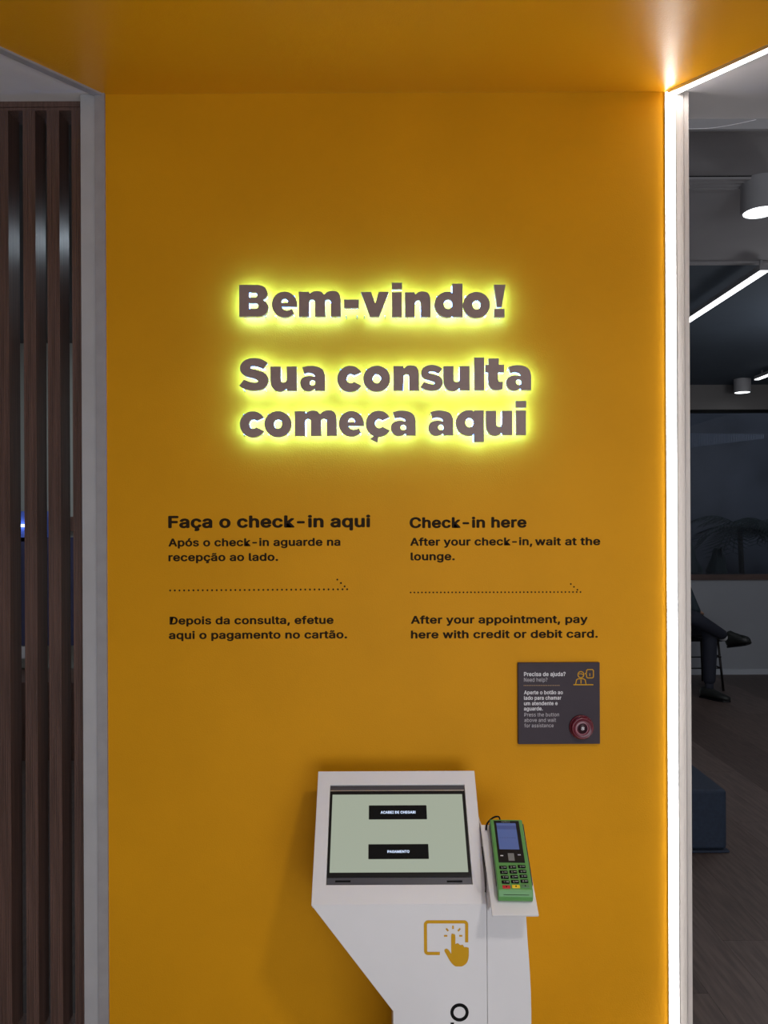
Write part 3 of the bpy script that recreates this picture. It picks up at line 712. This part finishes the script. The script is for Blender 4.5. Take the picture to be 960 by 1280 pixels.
for xa, xb in ((419, 438.2), (558.6, 577.8)):
    p0 = KF.px(xa, 1103, -0.004); p1 = KF.px(xb, 1100.6, -0.004); m_.box(p0[0], p1[0], p0[1], p1[1], -0.0039, -0.0032, KF)
m_.split('rubber_foot', M['blkmat'], lp)

# ================================================================== PAYMENT TERMINAL
DH = 0.030
q = lambda x, y: SF.px(x, y, DH)
tl, tr_, blq, brq = q(612.5, 1025.0), q(652.5, 1024.6), q(624.0, 1113.5), q(665.0, 1111.5)
um = Vector(((tl[0]+tr_[0])/2 - (blq[0]+brq[0])/2, (tl[1]+tr_[1])/2 - (blq[1]+brq[1])/2))
Ld = um.length; Wd_ = ((Vector(tr_)-Vector(tl)).length + (Vector(brq)-Vector(blq)).length)/2
uv = um.normalized(); rv = Vector((uv.y, -uv.x)); cb = (Vector(blq)+Vector(brq))/2
U3 = SF.r*uv.x + SF.u*uv.y; R3_ = SF.r*rv.x + SF.u*rv.y
TF = Frame(SF(cb.x, cb.y, 0), R3_, U3, SF.n)
print('terminal L W', Ld, Wd_)
pt = thing('card_terminal', SF(cb.x, cb.y, 0), 'green handheld card payment terminal lying on the small white shelf', 'card terminal')
hw = Wd_/2
# body: side profile extruded across, rounded
m_ = MB()
prof = [(-0.012, 0.003), (-0.015, 0.010), (-0.012, 0.020), (0.0, DH), (Ld, DH), (Ld+0.003, DH-0.004), (Ld+0.003, 0.006), (Ld-0.004, 0.0005), (-0.004, 0.0005)]
vs = []; nprof = len(prof)
xsn = [-hw-0.002, -hw+0.002, hw-0.002, hw+0.002]
XS = [(-hw-0.0015, 0.75), (-hw+0.004, 1.0), (hw-0.004, 1.0), (hw+0.0015, 0.75)]
MB().prism([[(p[0], p[1]) for p in prof]], -hw-0.001, hw+0.001, Frame(TF.o, U3, SF.n, R3_ if U3.cross(SF.n).dot(R3_) > 0 else R3_)).build('body', M['green'], pt, bevel=0.005, seg=4, angle=30)
MB().box(-hw-0.002, hw+0.0055, 0.020, Ld-0.002, 0.004, 0.020, TF).build('lower_shell', M['blk'], pt, bevel=0.003)
T = lambda x, y: ((lambda p: ((Vector(p)-cb).dot(rv), (Vector(p)-cb).dot(uv)))(q(x, y)))
def tquad(c1, c2):    # centre-line pixel corners bottom-left & top-right -> local rect
    a = T(*c1); b = T(*c2); return a[0], a[1], b[0], b[1]
ps = [T(617,1025.5), T(649,1025.0), T(655.5,1078), T(623.5,1078.8)]
x0_ = (ps[0][0]+ps[3][0])/2; x1_ = (ps[1][0]+ps[2][0])/2; y0_ = (ps[2][1]+ps[3][1])/2; y1_ = min((ps[0][1]+ps[1][1])/2, Ld-0.003)
MB().box(x0_, x1_, y0_, y1_, DH-0.001, DH+0.0006, TF).build('front_glass', M['blk'], pt, bevel=0.0006)
ps = [T(620.2,1029.5), T(644.2,1028.8), T(649.2,1061.5), T(624.5,1062.3)]
sx_a = (ps[0][0]+ps[3][0])/2; sx_b = (ps[1][0]+ps[2][0])/2; sy_a = (ps[2][1]+ps[3][1])/2; sy_b = (ps[0][1]+ps[1][1])/2
dsp = MB().box(sx_a, sx_b, sy_a, sy_b, DH+0.0006, DH+0.0009, TF).build('display', M['posscr'], pt)
hh = sy_b-sy_a
m_ = MB(); m_.box(sx_a, sx_b, sy_a+hh*0.76, sy_a+hh*0.9, DH+0.0009, DH+0.0011, TF)
for i in range(7): m_.box(sx_a+0.003+i*0.006, sx_a+0.0075+i*0.006, sy_a+hh*0.42, sy_a+hh*0.445, DH+0.0009, DH+0.0011, TF)
m_.build('display_text', M['posbar'], dsp)['kind'] = 'stuff'
vs, fs = text2d('Verifone', 0.02); mnx = min(v.x for v in vs); mxx = max(v.x for v in vs)
p0 = T(626.3, 1027.6); p1 = T(637.2, 1027.6); s_ = (p1[0]-p0[0])/(mxx-mnx)
m_ = MB().add([TF(p0[0]+(v.x-mnx)*s_, min(p0[1], y1_-0.005)+v.y*s_*1.0, DH+0.0009) for v in vs], fs); m_.build('maker_text', M['keytext'], pt)['kind'] = 'stuff'
xc_ = (x0_+x1_)/2
nv = T(639, 1071.5)
MB().box(nv[0]-0.0075, nv[0]+0.0075, nv[1]-0.010, nv[1]+0.010, DH+0.0004, DH+0.0016, TF).build('navigation_key', M['navpad'], pt, bevel=0.0008)
for (x, y) in ((627.2, 1069.8), (649, 1068.8)):
    p = T(x, y); MB().box(p[0]-0.0035, p[0]+0.0035, p[1]-0.0011, p[1]+0.0011, DH+0.0006, DH+0.0012, TF).build('soft_key', M['ptext'], pt)
# keypad: 4 rows x 3 + coloured row, each key a part
cols0 = [(628.8,1084.5),(640.5,1084.0),(652.0,1083.4)]; cols1 = [(632.0,1102.8),(643.8,1102.3),(655.5,1101.7)]
digits = [['1','2','3'],['4','5','6'],['7','8','9'],['*','0','#']]
kw = 0.0090*1.02; kh = 0.0041
for r in range(5):
    for c in range(3):
        f_ = r/3
        x = cols0[c][0] + (cols1[c][0]-cols0[c][0])*f_; y = cols0[c][1] + (cols1[c][1]-cols0[c][1])*f_
        p = T(x, y)
        mt = M['blkmat'] if r < 4 else (M['redkey'], M['yelkey'], M['greenkey'])[c]
        kk = MB(); kk.box(p[0]-kw, p[0]+kw, p[1]-kh, p[1]+kh, DH-0.001, DH+0.0018, TF)
        ko = kk.build('key', mt, pt, bevel=0.0012)
        if r == 4: ko['label'] = ('red cancel key', 'yellow clear key', 'grey-green enter key')[c]
        if r < 4:
            vs, fs = text2d(digits[r][c], 0.02); mid = sum(v.x for v in vs)/len(vs)
            kt = MB().add([TF(p[0]-0.003+(v.x-mid)*0.0085, p[1]-0.0026+v.y*0.0075, DH+0.0020) for v in vs], fs)
            for i in range(3): kt.box(p[0]+0.001+i*0.0022, p[0]+0.0026+i*0.0022, p[1]-0.0008, p[1]+0.0008, DH+0.0018, DH+0.0020, TF)
            kt.build('key_mark', M['keytext'], ko)['kind'] = 'stuff'
        else:
            kt = MB().box(p[0]-0.0015, p[0]+0.0015, p[1]-0.0015, p[1]+0.0015, DH+0.0018, DH+0.0020, TF); kt.build('key_mark', M['blkmat'], ko)
m_ = MB().box(-hw*0.72, hw*0.78, -0.0085, -0.0078, DH-0.010, DH-0.006, TF); m_.build('card_slot', M['blkmat'], pt)
# cable
pA = TF(0.012-hw*0.6, Ld-0.012, 0.016)
pts = [TF(-hw*0.35, Ld-0.010, 0.020), TF(-hw*0.4, Ld+0.010, 0.026), TF(-hw*0.75, Ld+0.012, 0.022), TF(-hw*1.15, Ld+0.002, 0.012), TF(-hw-0.010, Ld-0.012, 0.003)]
lft = [at(602.6, 1058, 1.86), at(604.2, 1070, 1.853), at(605.6, 1080, 1.845), at(607.2, 1092, 1.84), at(607.6, 1104, 1.845)]
def spl(P, n=6):
    out = []
    for i in range(len(P)-1):
        p0 = P[max(i-1,0)]; p1 = P[i]; p2 = P[i+1]; p3 = P[min(i+2,len(P)-1)]
        for k_ in range(n):
            t_ = k_/n; out.append(0.5*((2*p1)+(p2-p0)*t_+(2*p0-5*p1+4*p2-p3)*t_*t_+(3*p1-p0-3*p2+p3)*t_**3))
    return out+[P[-1]]
tag(MB().tube(spl([Vector(p) for p in pts]), 0.0022, 8).build('power_cable', M['blkmat']), 'thick black cable looping over the top of the green terminal', 'cable')
cb_ = MB()
cb_.tube(spl(lft + [at(607, 1112, 1.87), at(606, 1120, 1.9)]), 0.0013, 8)
tag(cb_.build('charging_cable', M['blkmat']), 'thin black cable hanging between the kiosk head and the small shelf', 'cable')

# ================================================================== LOUNGE CONTENTS
l1x = (952-473)/FPX*3.06
downlight(l1x, 3.06-2.2, ZL, 0.128, 0.143, 'nearer white cylinder ceiling lamp at the right frame edge', M['lampglow'], group=None)
downlight((927.3-473)/FPX*7.3+0.01, 7.3-2.2, ZL, 0.128, 0.15, 'small far cylinder ceiling lamp above the dark window', M['lampglow'])
t = thing('globe_fill', (3.1, 2.5, 2.3), 'unseen white globe added to brighten the lounge right of the frame', 'lamp')  # added globe out of view, lights the lounge walls and ceiling
GF = Frame((3.1, 2.5, 2.3), (1,0,0), (0,1,0))
MB().lathe([(0.19*math.sin(math.pi*i/16)+0.0005, -0.19*math.cos(math.pi*i/16)) for i in range(17)], GF, 32).build('globe', mat('globe_glow', (0.9,0.9,0.9), 0.5, emit=(0.95,0.96,1.0), estr=14), t)
MB().tube([(3.1, 2.5, 2.4902), (3.1, 2.5, ZL-0.001)], 0.004, 8).build('cord', M['blkmat'], t)
# linear lamps
def linear(xa, ya, xb, yb_, z, wd, label, mount=True):
    t = thing('linear_lamp', (xa, ya, z), label, 'lamp')
    p = Vector((xa, ya, z)); q_ = Vector((xb, yb_, z)); 
    MB().box(min(xa,xb)-wd/2, max(xa,xb)+wd/2, ya, yb_, z, z+0.006).build('diffuser', M['led2'], t)
    MB().box(min(xa,xb)-wd/2-0.003, max(xa,xb)+wd/2+0.003, ya, yb_, z+0.0062, z+0.035).build('housing', M['lampw'], t)
    m = MB()
    for yy in (ya+0.03, yb_-0.1): m.box(xa-0.006, xa+0.006, yy, yy+0.012, z+0.0352, ZL-0.0005)
    m.split('mount', M['lampw'], t)
M['led2'] = mat('lounge_led', (0.9,0.9,0.9), 0.5, emit=(0.95, 0.98, 1.0), estr=3.0)
zl = 2.79
h_ = zl-1.5
def on_ceiling(px, py): d = ray(px, py); return CAM + d*(h_/d.z)
p1 = on_ceiling(955.5, 339.5); p2 = on_ceiling(866, 398)
linear(p1.x, p1.y, p1.x, 5.2, zl, 0.042, 'long bright linear lamp under the navy ceiling beyond the right jamb')
p3 = on_ceiling(946, 475); 
linear(p3.x, 3.6, p3.x, p3.y, zl, 0.042, 'short piece of a bright linear lamp at the right frame edge')
# ceiling air diffuser
t = thing('air_diffuser', (2.5, 0.87, ZL), 'slotted grey air diffuser crossing the lounge ceiling', 'vent')
ya, yb_ = 0.815, 0.925
MB().box(0.9, 4.3, ya, yb_, ZL-0.004, ZL-0.0005).build('backing', M['blkmat'], t)
for i in range(4):
    y_ = ya+0.001+i*0.0285; MB().box(0.9, 4.3, y_, y_+0.019, ZL-0.014, ZL-0.0042).build('slat', M['ceil_dark'], t)
# curved reflection across the header, modelled as a thin pale tube
o = MB().tube(spl([at(x, y, 2.345) for x, y in ((858,161.2),(885,160.3),(905,157.8),(925,154),(945,149.6))]), 0.0011, 6).build('header_reflection', mat('pale_reflection', (0.95, 0.92, 0.95), 0.3))
tag(o, 'thin pale curved reflection along the grey header above the lounge', 'reflection')
# ottoman
t = thing('ottoman', (1.2, 1.6, 0), 'low navy upholstered ottoman on the wood floor beside the right jamb', 'ottoman')
MB().box(0.92, 1.580, 1.293, 2.15, 0.012, 0.285).build('cushion', M['navyfab'], t, bevel=0.018, seg=4)
MB().box(0.915, 1.587, 1.286, 2.16, 0.0005, 0.0115).build('plinth', M['navyfab'], t, bevel=0.004)

# chair
CY = 4.62                                         # chair centre (y), depth 6.8
def cp(px, py, Y): return at(px, py, Y)
chx1 = at(902, 850, 6.85).x; chx0 = chx1-0.44
t = thing('side_chair', ((chx0+chx1)/2, CY+0.05, 0), 'dark thin-legged metal chair under the seated person', 'chair')
ysf, ysb = 4.62, 5.02
ch = Vector(((chx0+chx1)/2, 4.85, 0))
for (x, y, dx, dy) in ((chx1, 4.66, 0.012, -0.02), (chx0, 4.66, -0.012, -0.02), (chx1, 5.06, 0.012, 0.02), (chx0, 5.06, -0.012, 0.02)):
    MB().tube([(x-dx*1.5, y-dy, 0.44), (x+dx, y+dy, 0.001)], 0.011, 8).build('leg', M['chairmetal'], t)
m_ = MB()
for z in (0.30, 0.2):
    m_.tube([(chx0, 4.66, z), (chx1, 4.66, z)], 0.006, 6); m_.tube([(chx1, 4.66, z), (chx1, 5.06, z)], 0.006, 6); m_.tube([(chx0, 4.66, z), (chx0, 5.06, z)], 0.006, 6)
m_.split('stretcher', M['chairmetal'], t)
MB().box(chx0-0.01, chx1+0.01, 4.63, 5.09, 0.441, 0.47).build('seat', M['blkmat'], t, bevel=0.01)
m_ = MB()
for y in (4.68, 5.04): m_.tube([(chx0, y, 0.45), (chx0-0.06, y, 0.86)], 0.01, 8)
m_.split('back_post', M['chairmetal'], t)
MB().add([(chx0-0.035,4.67,0.62),(chx0-0.035,5.05,0.62),(chx0-0.065,5.05,0.86),(chx0-0.065,4.67,0.86),(chx0-0.05,4.67,0.62),(chx0-0.05,5.05,0.62),(chx0-0.08,5.05,0.86),(chx0-0.08,4.67,0.86)],
         [(0,1,2,3),(4,7,6,5),(0,4,5,1),(1,5,6,2),(2,6,7,3),(3,7,4,0)]).build('backrest', M['blkmat'], t, bevel=0.004)

# person -------------------------------------------------------------
def skin_mesh(name, nodes, edges, mt, parent, sub=2, root=0):
    me = bpy.data.meshes.new(name); me.from_pydata([n[0] for n in nodes], edges, [])
    o = bpy.data.objects.new(name, me); C.objects.link(o)
    s = o.modifiers.new('s', 'SKIN'); s.use_smooth_shade = True
    for i, n in enumerate(nodes):
        r = n[1]; sv = me.skin_vertices[0].data[i]; sv.radius = r if isinstance(r, tuple) else (r, r); sv.use_root = (i == root)
    if sub:
        o.modifiers.new('u', 'SUBSURF').levels = sub; o.modifiers['u'].render_levels = sub
    dg = bpy.context.evaluated_depsgraph_get(); m2 = bpy.data.meshes.new_from_object(o.evaluated_get(dg))
    bpy.data.objects.remove(o); bpy.data.meshes.remove(me)
    for p in m2.polygons: p.use_smooth = True
    m2.materials.clear(); m2.materials.append(mt); m2.name = name
    o = bpy.data.objects.new(name, m2); C.objects.link(o); o.parent = parent; o.matrix_parent_inverse = parent.matrix_basis.inverted()
    return o
pel = Vector((chx0+0.13, 4.84, 0.57))
kneeS = at(887, 789, 6.56); ankS = at(886.5, 861, 6.55)
kneeC = at(866, 771, 6.40); ankC = at(906.5, 795.5, 6.56)
pp = thing('person', (pel.x, pel.y, 0), 'seated person in dark trousers with one leg crossed, half hidden by the jamb', 'person')
hipS = pel + Vector((0.03, 0.08, -0.01)); hipC = pel + Vector((0.03, -0.09, 0.0))
nodes = [(pel, (0.125, 0.12)), (hipS, 0.09), ((hipS+kneeS)/2, 0.078), (kneeS, 0.066), (kneeS.lerp(ankS, 0.45), 0.062), (ankS+Vector((0,0,0.03)), 0.052),
         (hipC, 0.09), (hipC.lerp(kneeC, 0.5), 0.078), (kneeC, 0.064), (kneeC.lerp(ankC, 0.5), 0.056), (ankC, 0.046)]
skin_mesh('trousers', nodes, [(0,1),(1,2),(2,3),(3,4),(4,5),(0,6),(6,7),(7,8),(8,9),(9,10)], M['trouser'], pp)
ch1 = pel + Vector((-0.05, 0.0, 0.25)); ch2 = pel + Vector((-0.07, 0, 0.44)); nk = pel + Vector((-0.055, 0, 0.54))
shL = ch2 + Vector((0, 0.18, 0.03)); shR = ch2 + Vector((0.0, -0.18, 0.03))
elL = shL + Vector((0.03, 0.06, -0.28)); elR = shR + Vector((0.02, -0.06, -0.29))
wrL = elL + Vector((0.06, -0.19, -0.02)); wrR = Vector((0,0,0))
elR = at(868.5, 764, 6.66); wrR = pel + Vector((0.10, -0.17, 0.13))
nodes = [(pel + Vector((0,0,0.06)), (0.13, 0.12)), (ch1, (0.14, 0.12)), (ch2, (0.13, 0.10)), (nk, 0.06), (shL, 0.065), (elL, 0.05), (wrL, 0.036), (shR, 0.065), (elR, 0.05), (wrR, 0.036)]
skin_mesh('jacket', nodes, [(0,1),(1,2),(2,3),(2,4),(4,5),(5,6),(2,7),(7,8),(8,9)], M['shirt'], pp)
hd_ = nk + Vector((0.03, 0, 0.16))
# continuous head + neck
nodes = [(nk + Vector((0,0,-0.02)), 0.052), (nk+Vector((0.005,0,0.05)), 0.05), (hd_ + Vector((0.02,0,-0.06)), (0.062,0.06)), (hd_, (0.085,0.075)), (hd_+Vector((-0.005,0,0.06)), (0.085,0.07)), (hd_+Vector((-0.01,0,0.10)), (0.05,0.045))]
skin_mesh('head', nodes, [(0,1),(1,2),(2,3),(3,4),(4,5)], M['skin'], pp)
fm = MB()
fm.tube([hd_+Vector((0.085,0,0.02)), hd_+Vector((0.112,0,-0.02)), hd_+Vector((0.088,0,-0.03))], [0.007,0.014,0.008], 8)
for s_ in (-1, 1):
    fm.tube([hd_+Vector((0.0,s_*0.074,0.02)), hd_+Vector((-0.008,s_*0.087,0.0)), hd_+Vector((0.0,s_*0.074,-0.03))], [0.008,0.016,0.007], 8)
fs_ = fm.islands(); fs_[0].build('nose', M['skin'], pp); fs_[1].build('ear', M['skin'], pp); fs_[2].build('ear', M['skin'], pp)
fe = MB()
for s_ in (-1, 1): fe.tube([hd_+Vector((0.078,s_*0.030-0.011,0.022)), hd_+Vector((0.083,s_*0.030,0.022)), hd_+Vector((0.078,s_*0.030+0.011,0.022))], [0.003,0.007,0.003], 8)
fe.split('eye', M['hair'], pp)
MB().tube([hd_+Vector((0.07,-0.025,-0.058)), hd_+Vector((0.083,0,-0.060)), hd_+Vector((0.07,0.025,-0.058))], [0.003,0.006,0.003], 8).build('mouth', mat('lips', (0.35,0.12,0.10), 0.5), pp)
nodes = [(hd_+Vector((-0.045,0,-0.04)), (0.055,0.075)), (hd_+Vector((-0.035,0,0.03)), (0.075,0.085)), (hd_+Vector((-0.015,0,0.075)), (0.085,0.082)), (hd_+Vector((0.01,0,0.11)), (0.05,0.06))]
skin_mesh('hair', nodes, [(0,1),(1,2),(2,3)], M['hair'], pp)
def hand_mesh(wr, dirv, up, s_):
    d = dirv.normalized(); side = d.cross(up).normalized()*s_
    n = [(wr - d*0.02, 0.024), (wr + d*0.045, (0.036, 0.015)), (wr + d*0.085, (0.038, 0.014))]
    e = [(0,1),(1,2)]
    for i, ln in enumerate((0.066, 0.075, 0.07, 0.055)):
        off = side*(0.028 - i*0.0185); b = wr + d*0.092 + off; k0 = len(n)
        n += [(b, 0.0095), (b + d*ln*0.45 - up*0.006, 0.009), (b + d*ln*0.75 - up*0.022, 0.0085), (b + d*ln*0.85 - up*0.036, 0.0075)]
        e += [(2,k0),(k0,k0+1),(k0+1,k0+2),(k0+2,k0+3)]
    k0 = len(n); b = wr + d*0.03 + side*0.034
    n += [(b, 0.012), (b + d*0.03 + side*0.014 - up*0.008, 0.0105), (b + d*0.055 + side*0.012 - up*0.018, 0.009)]
    e += [(1,k0),(k0,k0+1),(k0+1,k0+2)]
    skin_mesh('hand', n, e, M['skin'], pp, sub=1)
hand_mesh(wrL, Vector((0.5,-0.9,-0.35)), Vector((0,0,1)), -1)
hand_mesh(wrR, wrR-elR, Vector((0,0,1)), 1)
# sock and shoes
MB().tube([at(901.5, 794.0, 6.56), at(913, 797.5, 6.56)], [0.046, 0.042], 14).build('sock', M['sock'], pp)
MB().tube([ankS + Vector((0,0,0.05)), ankS + Vector((0,0,-0.02))], [0.036, 0.034], 12).build('sock', M['trouser'], pp)
def shoe(heel, toe, up, sc_=1.0):
    heel = Vector(heel); toe = Vector(toe); d = (toe-heel).normalized(); L_ = (toe-heel).length
    side = d.cross(up).normalized(); up = side.cross(d).normalized()
    prof = [(0.0,0.030,0.075),(0.10,0.034,0.085),(0.28,0.034,0.092),(0.45,0.037,0.072),(0.62,0.044,0.056),(0.78,0.045,0.046),(0.92,0.034,0.036),(1.0,0.016,0.026)]
    vs = []; fs = []; N = 12
    for f_, w_, h2 in prof:
        for k_ in range(N):
            a = 2*math.pi*k_/N; cx_ = math.cos(a); sy_ = math.sin(a)
            sx_ = math.copysign(abs(cx_)**0.7, cx_); sz_ = math.copysign(abs(sy_)**0.7, sy_)
            vs.append(heel + d*(f_*L_) + side*(w_*sx_) + up*(h2*sc_*(0.5+0.5*sz_)))
    for i in range(len(prof)-1):
        for k_ in range(N): fs.append((i*N+k_, i*N+(k_+1)%N, (i+1)*N+(k_+1)%N, (i+1)*N+k_))
    fs.append(tuple(range(N))); fs.append(tuple((len(prof)-1)*N+k_ for k_ in range(N)))
    so = MB().add(vs, fs, True).build('shoe', M['shoe'], pp)
    m = MB(); ol = [(0,-.032),(0,.032),(.3,.034),(.62,.047),(.85,.042),(1.0,.015),(1.0,-.015),(.85,-.042),(.62,-.047),(.3,-.034)]
    m.prism([[(p[0]*L_, p[1]) for p in ol]], -0.012, 0.002, Frame(heel, d, side, up if d.cross(side).dot(up) > 0 else up)); m.build('sole', M['blk'], so)
hS = Vector((at(876.5, 868, 6.6).x, 6.60-2.2, 0.013)); tS = hS + Vector((0.155, -0.20, 0))
shoe(hS, tS, Vector((0,0,1)))
shoe(at(910.0, 807, 6.56), at(938.5, 803, 6.42), Vector((0.1,-0.35,1)), 1.35)

# palms outside the window (dim), plus rounded bushes standing in for reflected shapes
def palm(name, x, y, z0, h, nf, ln, label):
    t = thing(name, (x, y, z0), label, 'plant')
    MB().tube([(x, y, z0), (x+0.03, y, z0+h*0.5), (x, y, z0+h)], [0.05, 0.035, 0.03], 8).build('stem', M['stem'], t)
    for i in range(nf):
        a = 2*math.pi*i/nf + random.uniform(-0.2, 0.2); el = random.uniform(0.1, 0.9)
        m = MB(); base = Vector((x, y, z0+h)); N = 12; prevp = base
        dh = Vector((math.cos(a), math.sin(a)*0.6, 0))
        P_ = [base + dh*(ln*s) + Vector((0,0, ln*(math.sin(el)*s*1.2 - 0.75*s*s))) for s in [k_/N for k_ in range(N+1)]]
        m.tube(P_, 0.006, 4)
        sd = dh.cross(Vector((0,0,1))).normalized()
        for k_ in range(2, N+1):
            for s_ in (-1, 1):
                b = P_[k_]; L2 = ln*0.38*math.sin(math.pi*(k_/(N+2)))+0.05
                tip = b + (sd*s_*0.8 + dh*0.6).normalized()*L2 + Vector((0,0,-L2*0.35)); wv = dh*0.012
                m.add([b-wv, b+wv, tip, b + (tip-b)*0.5 + Vector((0,0,0.01))], [(0,1,3),(1,2,3),(0,3,2)])
        m.build('frond', M['leaf'], t)['kind'] = 'stuff'
pq = at(925, 700, 9.45)
palm('palm', pq.x, pq.y, -0.25, 1.68, 17, 0.55, 'dark palm seen through the dark window at the right')
pq = at(962, 700, 10.3)
palm('palm', pq.x, pq.y, -0.25, 1.7, 13, 0.45, 'lower dark palm behind the window at the right frame edge')
for x_, w_, h2, lb in ((858, 0.18, 1.28, 'dark rounded stand-in for a shape reflected in the window beside the jamb'), (897, 0.13, 1.22, 'dark rounded stand-in for a shape reflected in the window left of the palm')):
    pq = at(x_, 700, 8.15 if x_ > 880 else 8.9)
    t = thing('reflected_shape', (pq.x, pq.y, -0.25), lb, 'reflected_shape')
    m = MB(); fr = Frame((pq.x, pq.y, -0.25), (1,0,0), (0,1,0))
    prof = [(w_*math.sin(math.pi*min(f_, 0.97)) + 0.02, 0.45 + (h2-0.2)*f_) for f_ in [i/10 for i in range(11)]]
    m.lathe(prof, fr, 18)
    for v in m.v: v += Vector((random.uniform(-.02,.02), random.uniform(-.02,.02), random.uniform(-.02,.02)))
    m.build('round_shape', M['leaf'], t)
    MB().lathe([(0.14, 0.0), (0.18, 0.42), (0.16, 0.42), (0.15, 0.40)], fr, 20).build('shape_base', M['outside'], t)
# ribbed band behind the glass, standing in for a reflection
t = thing('ribbed_reflection', (4.0, YW+2.0, 2.4), 'faint ribbed grey band standing in for a reflection high in the dark window', 'glass_reflection')
za = at(900, 541, 9.6).z; zb = at(900, 560, 9.6).z
xa = at(855, 550, 9.6).x
o = MB()
for i in range(48):
    o.box(xa+i*0.021, xa+i*0.021+0.009, 7.4, 7.42, zb+0.0035*i*0.7, za-0.0005*i)
fin = o.build('fin', mat('fin_grey', (0.30, 0.32, 0.36), 0.6), t); fin['kind'] = 'stuff'
MB().box(xa-0.5, xa+1.05, 7.421, 7.43, za-0.03, za-0.004).build('rail', M['outside'], t)
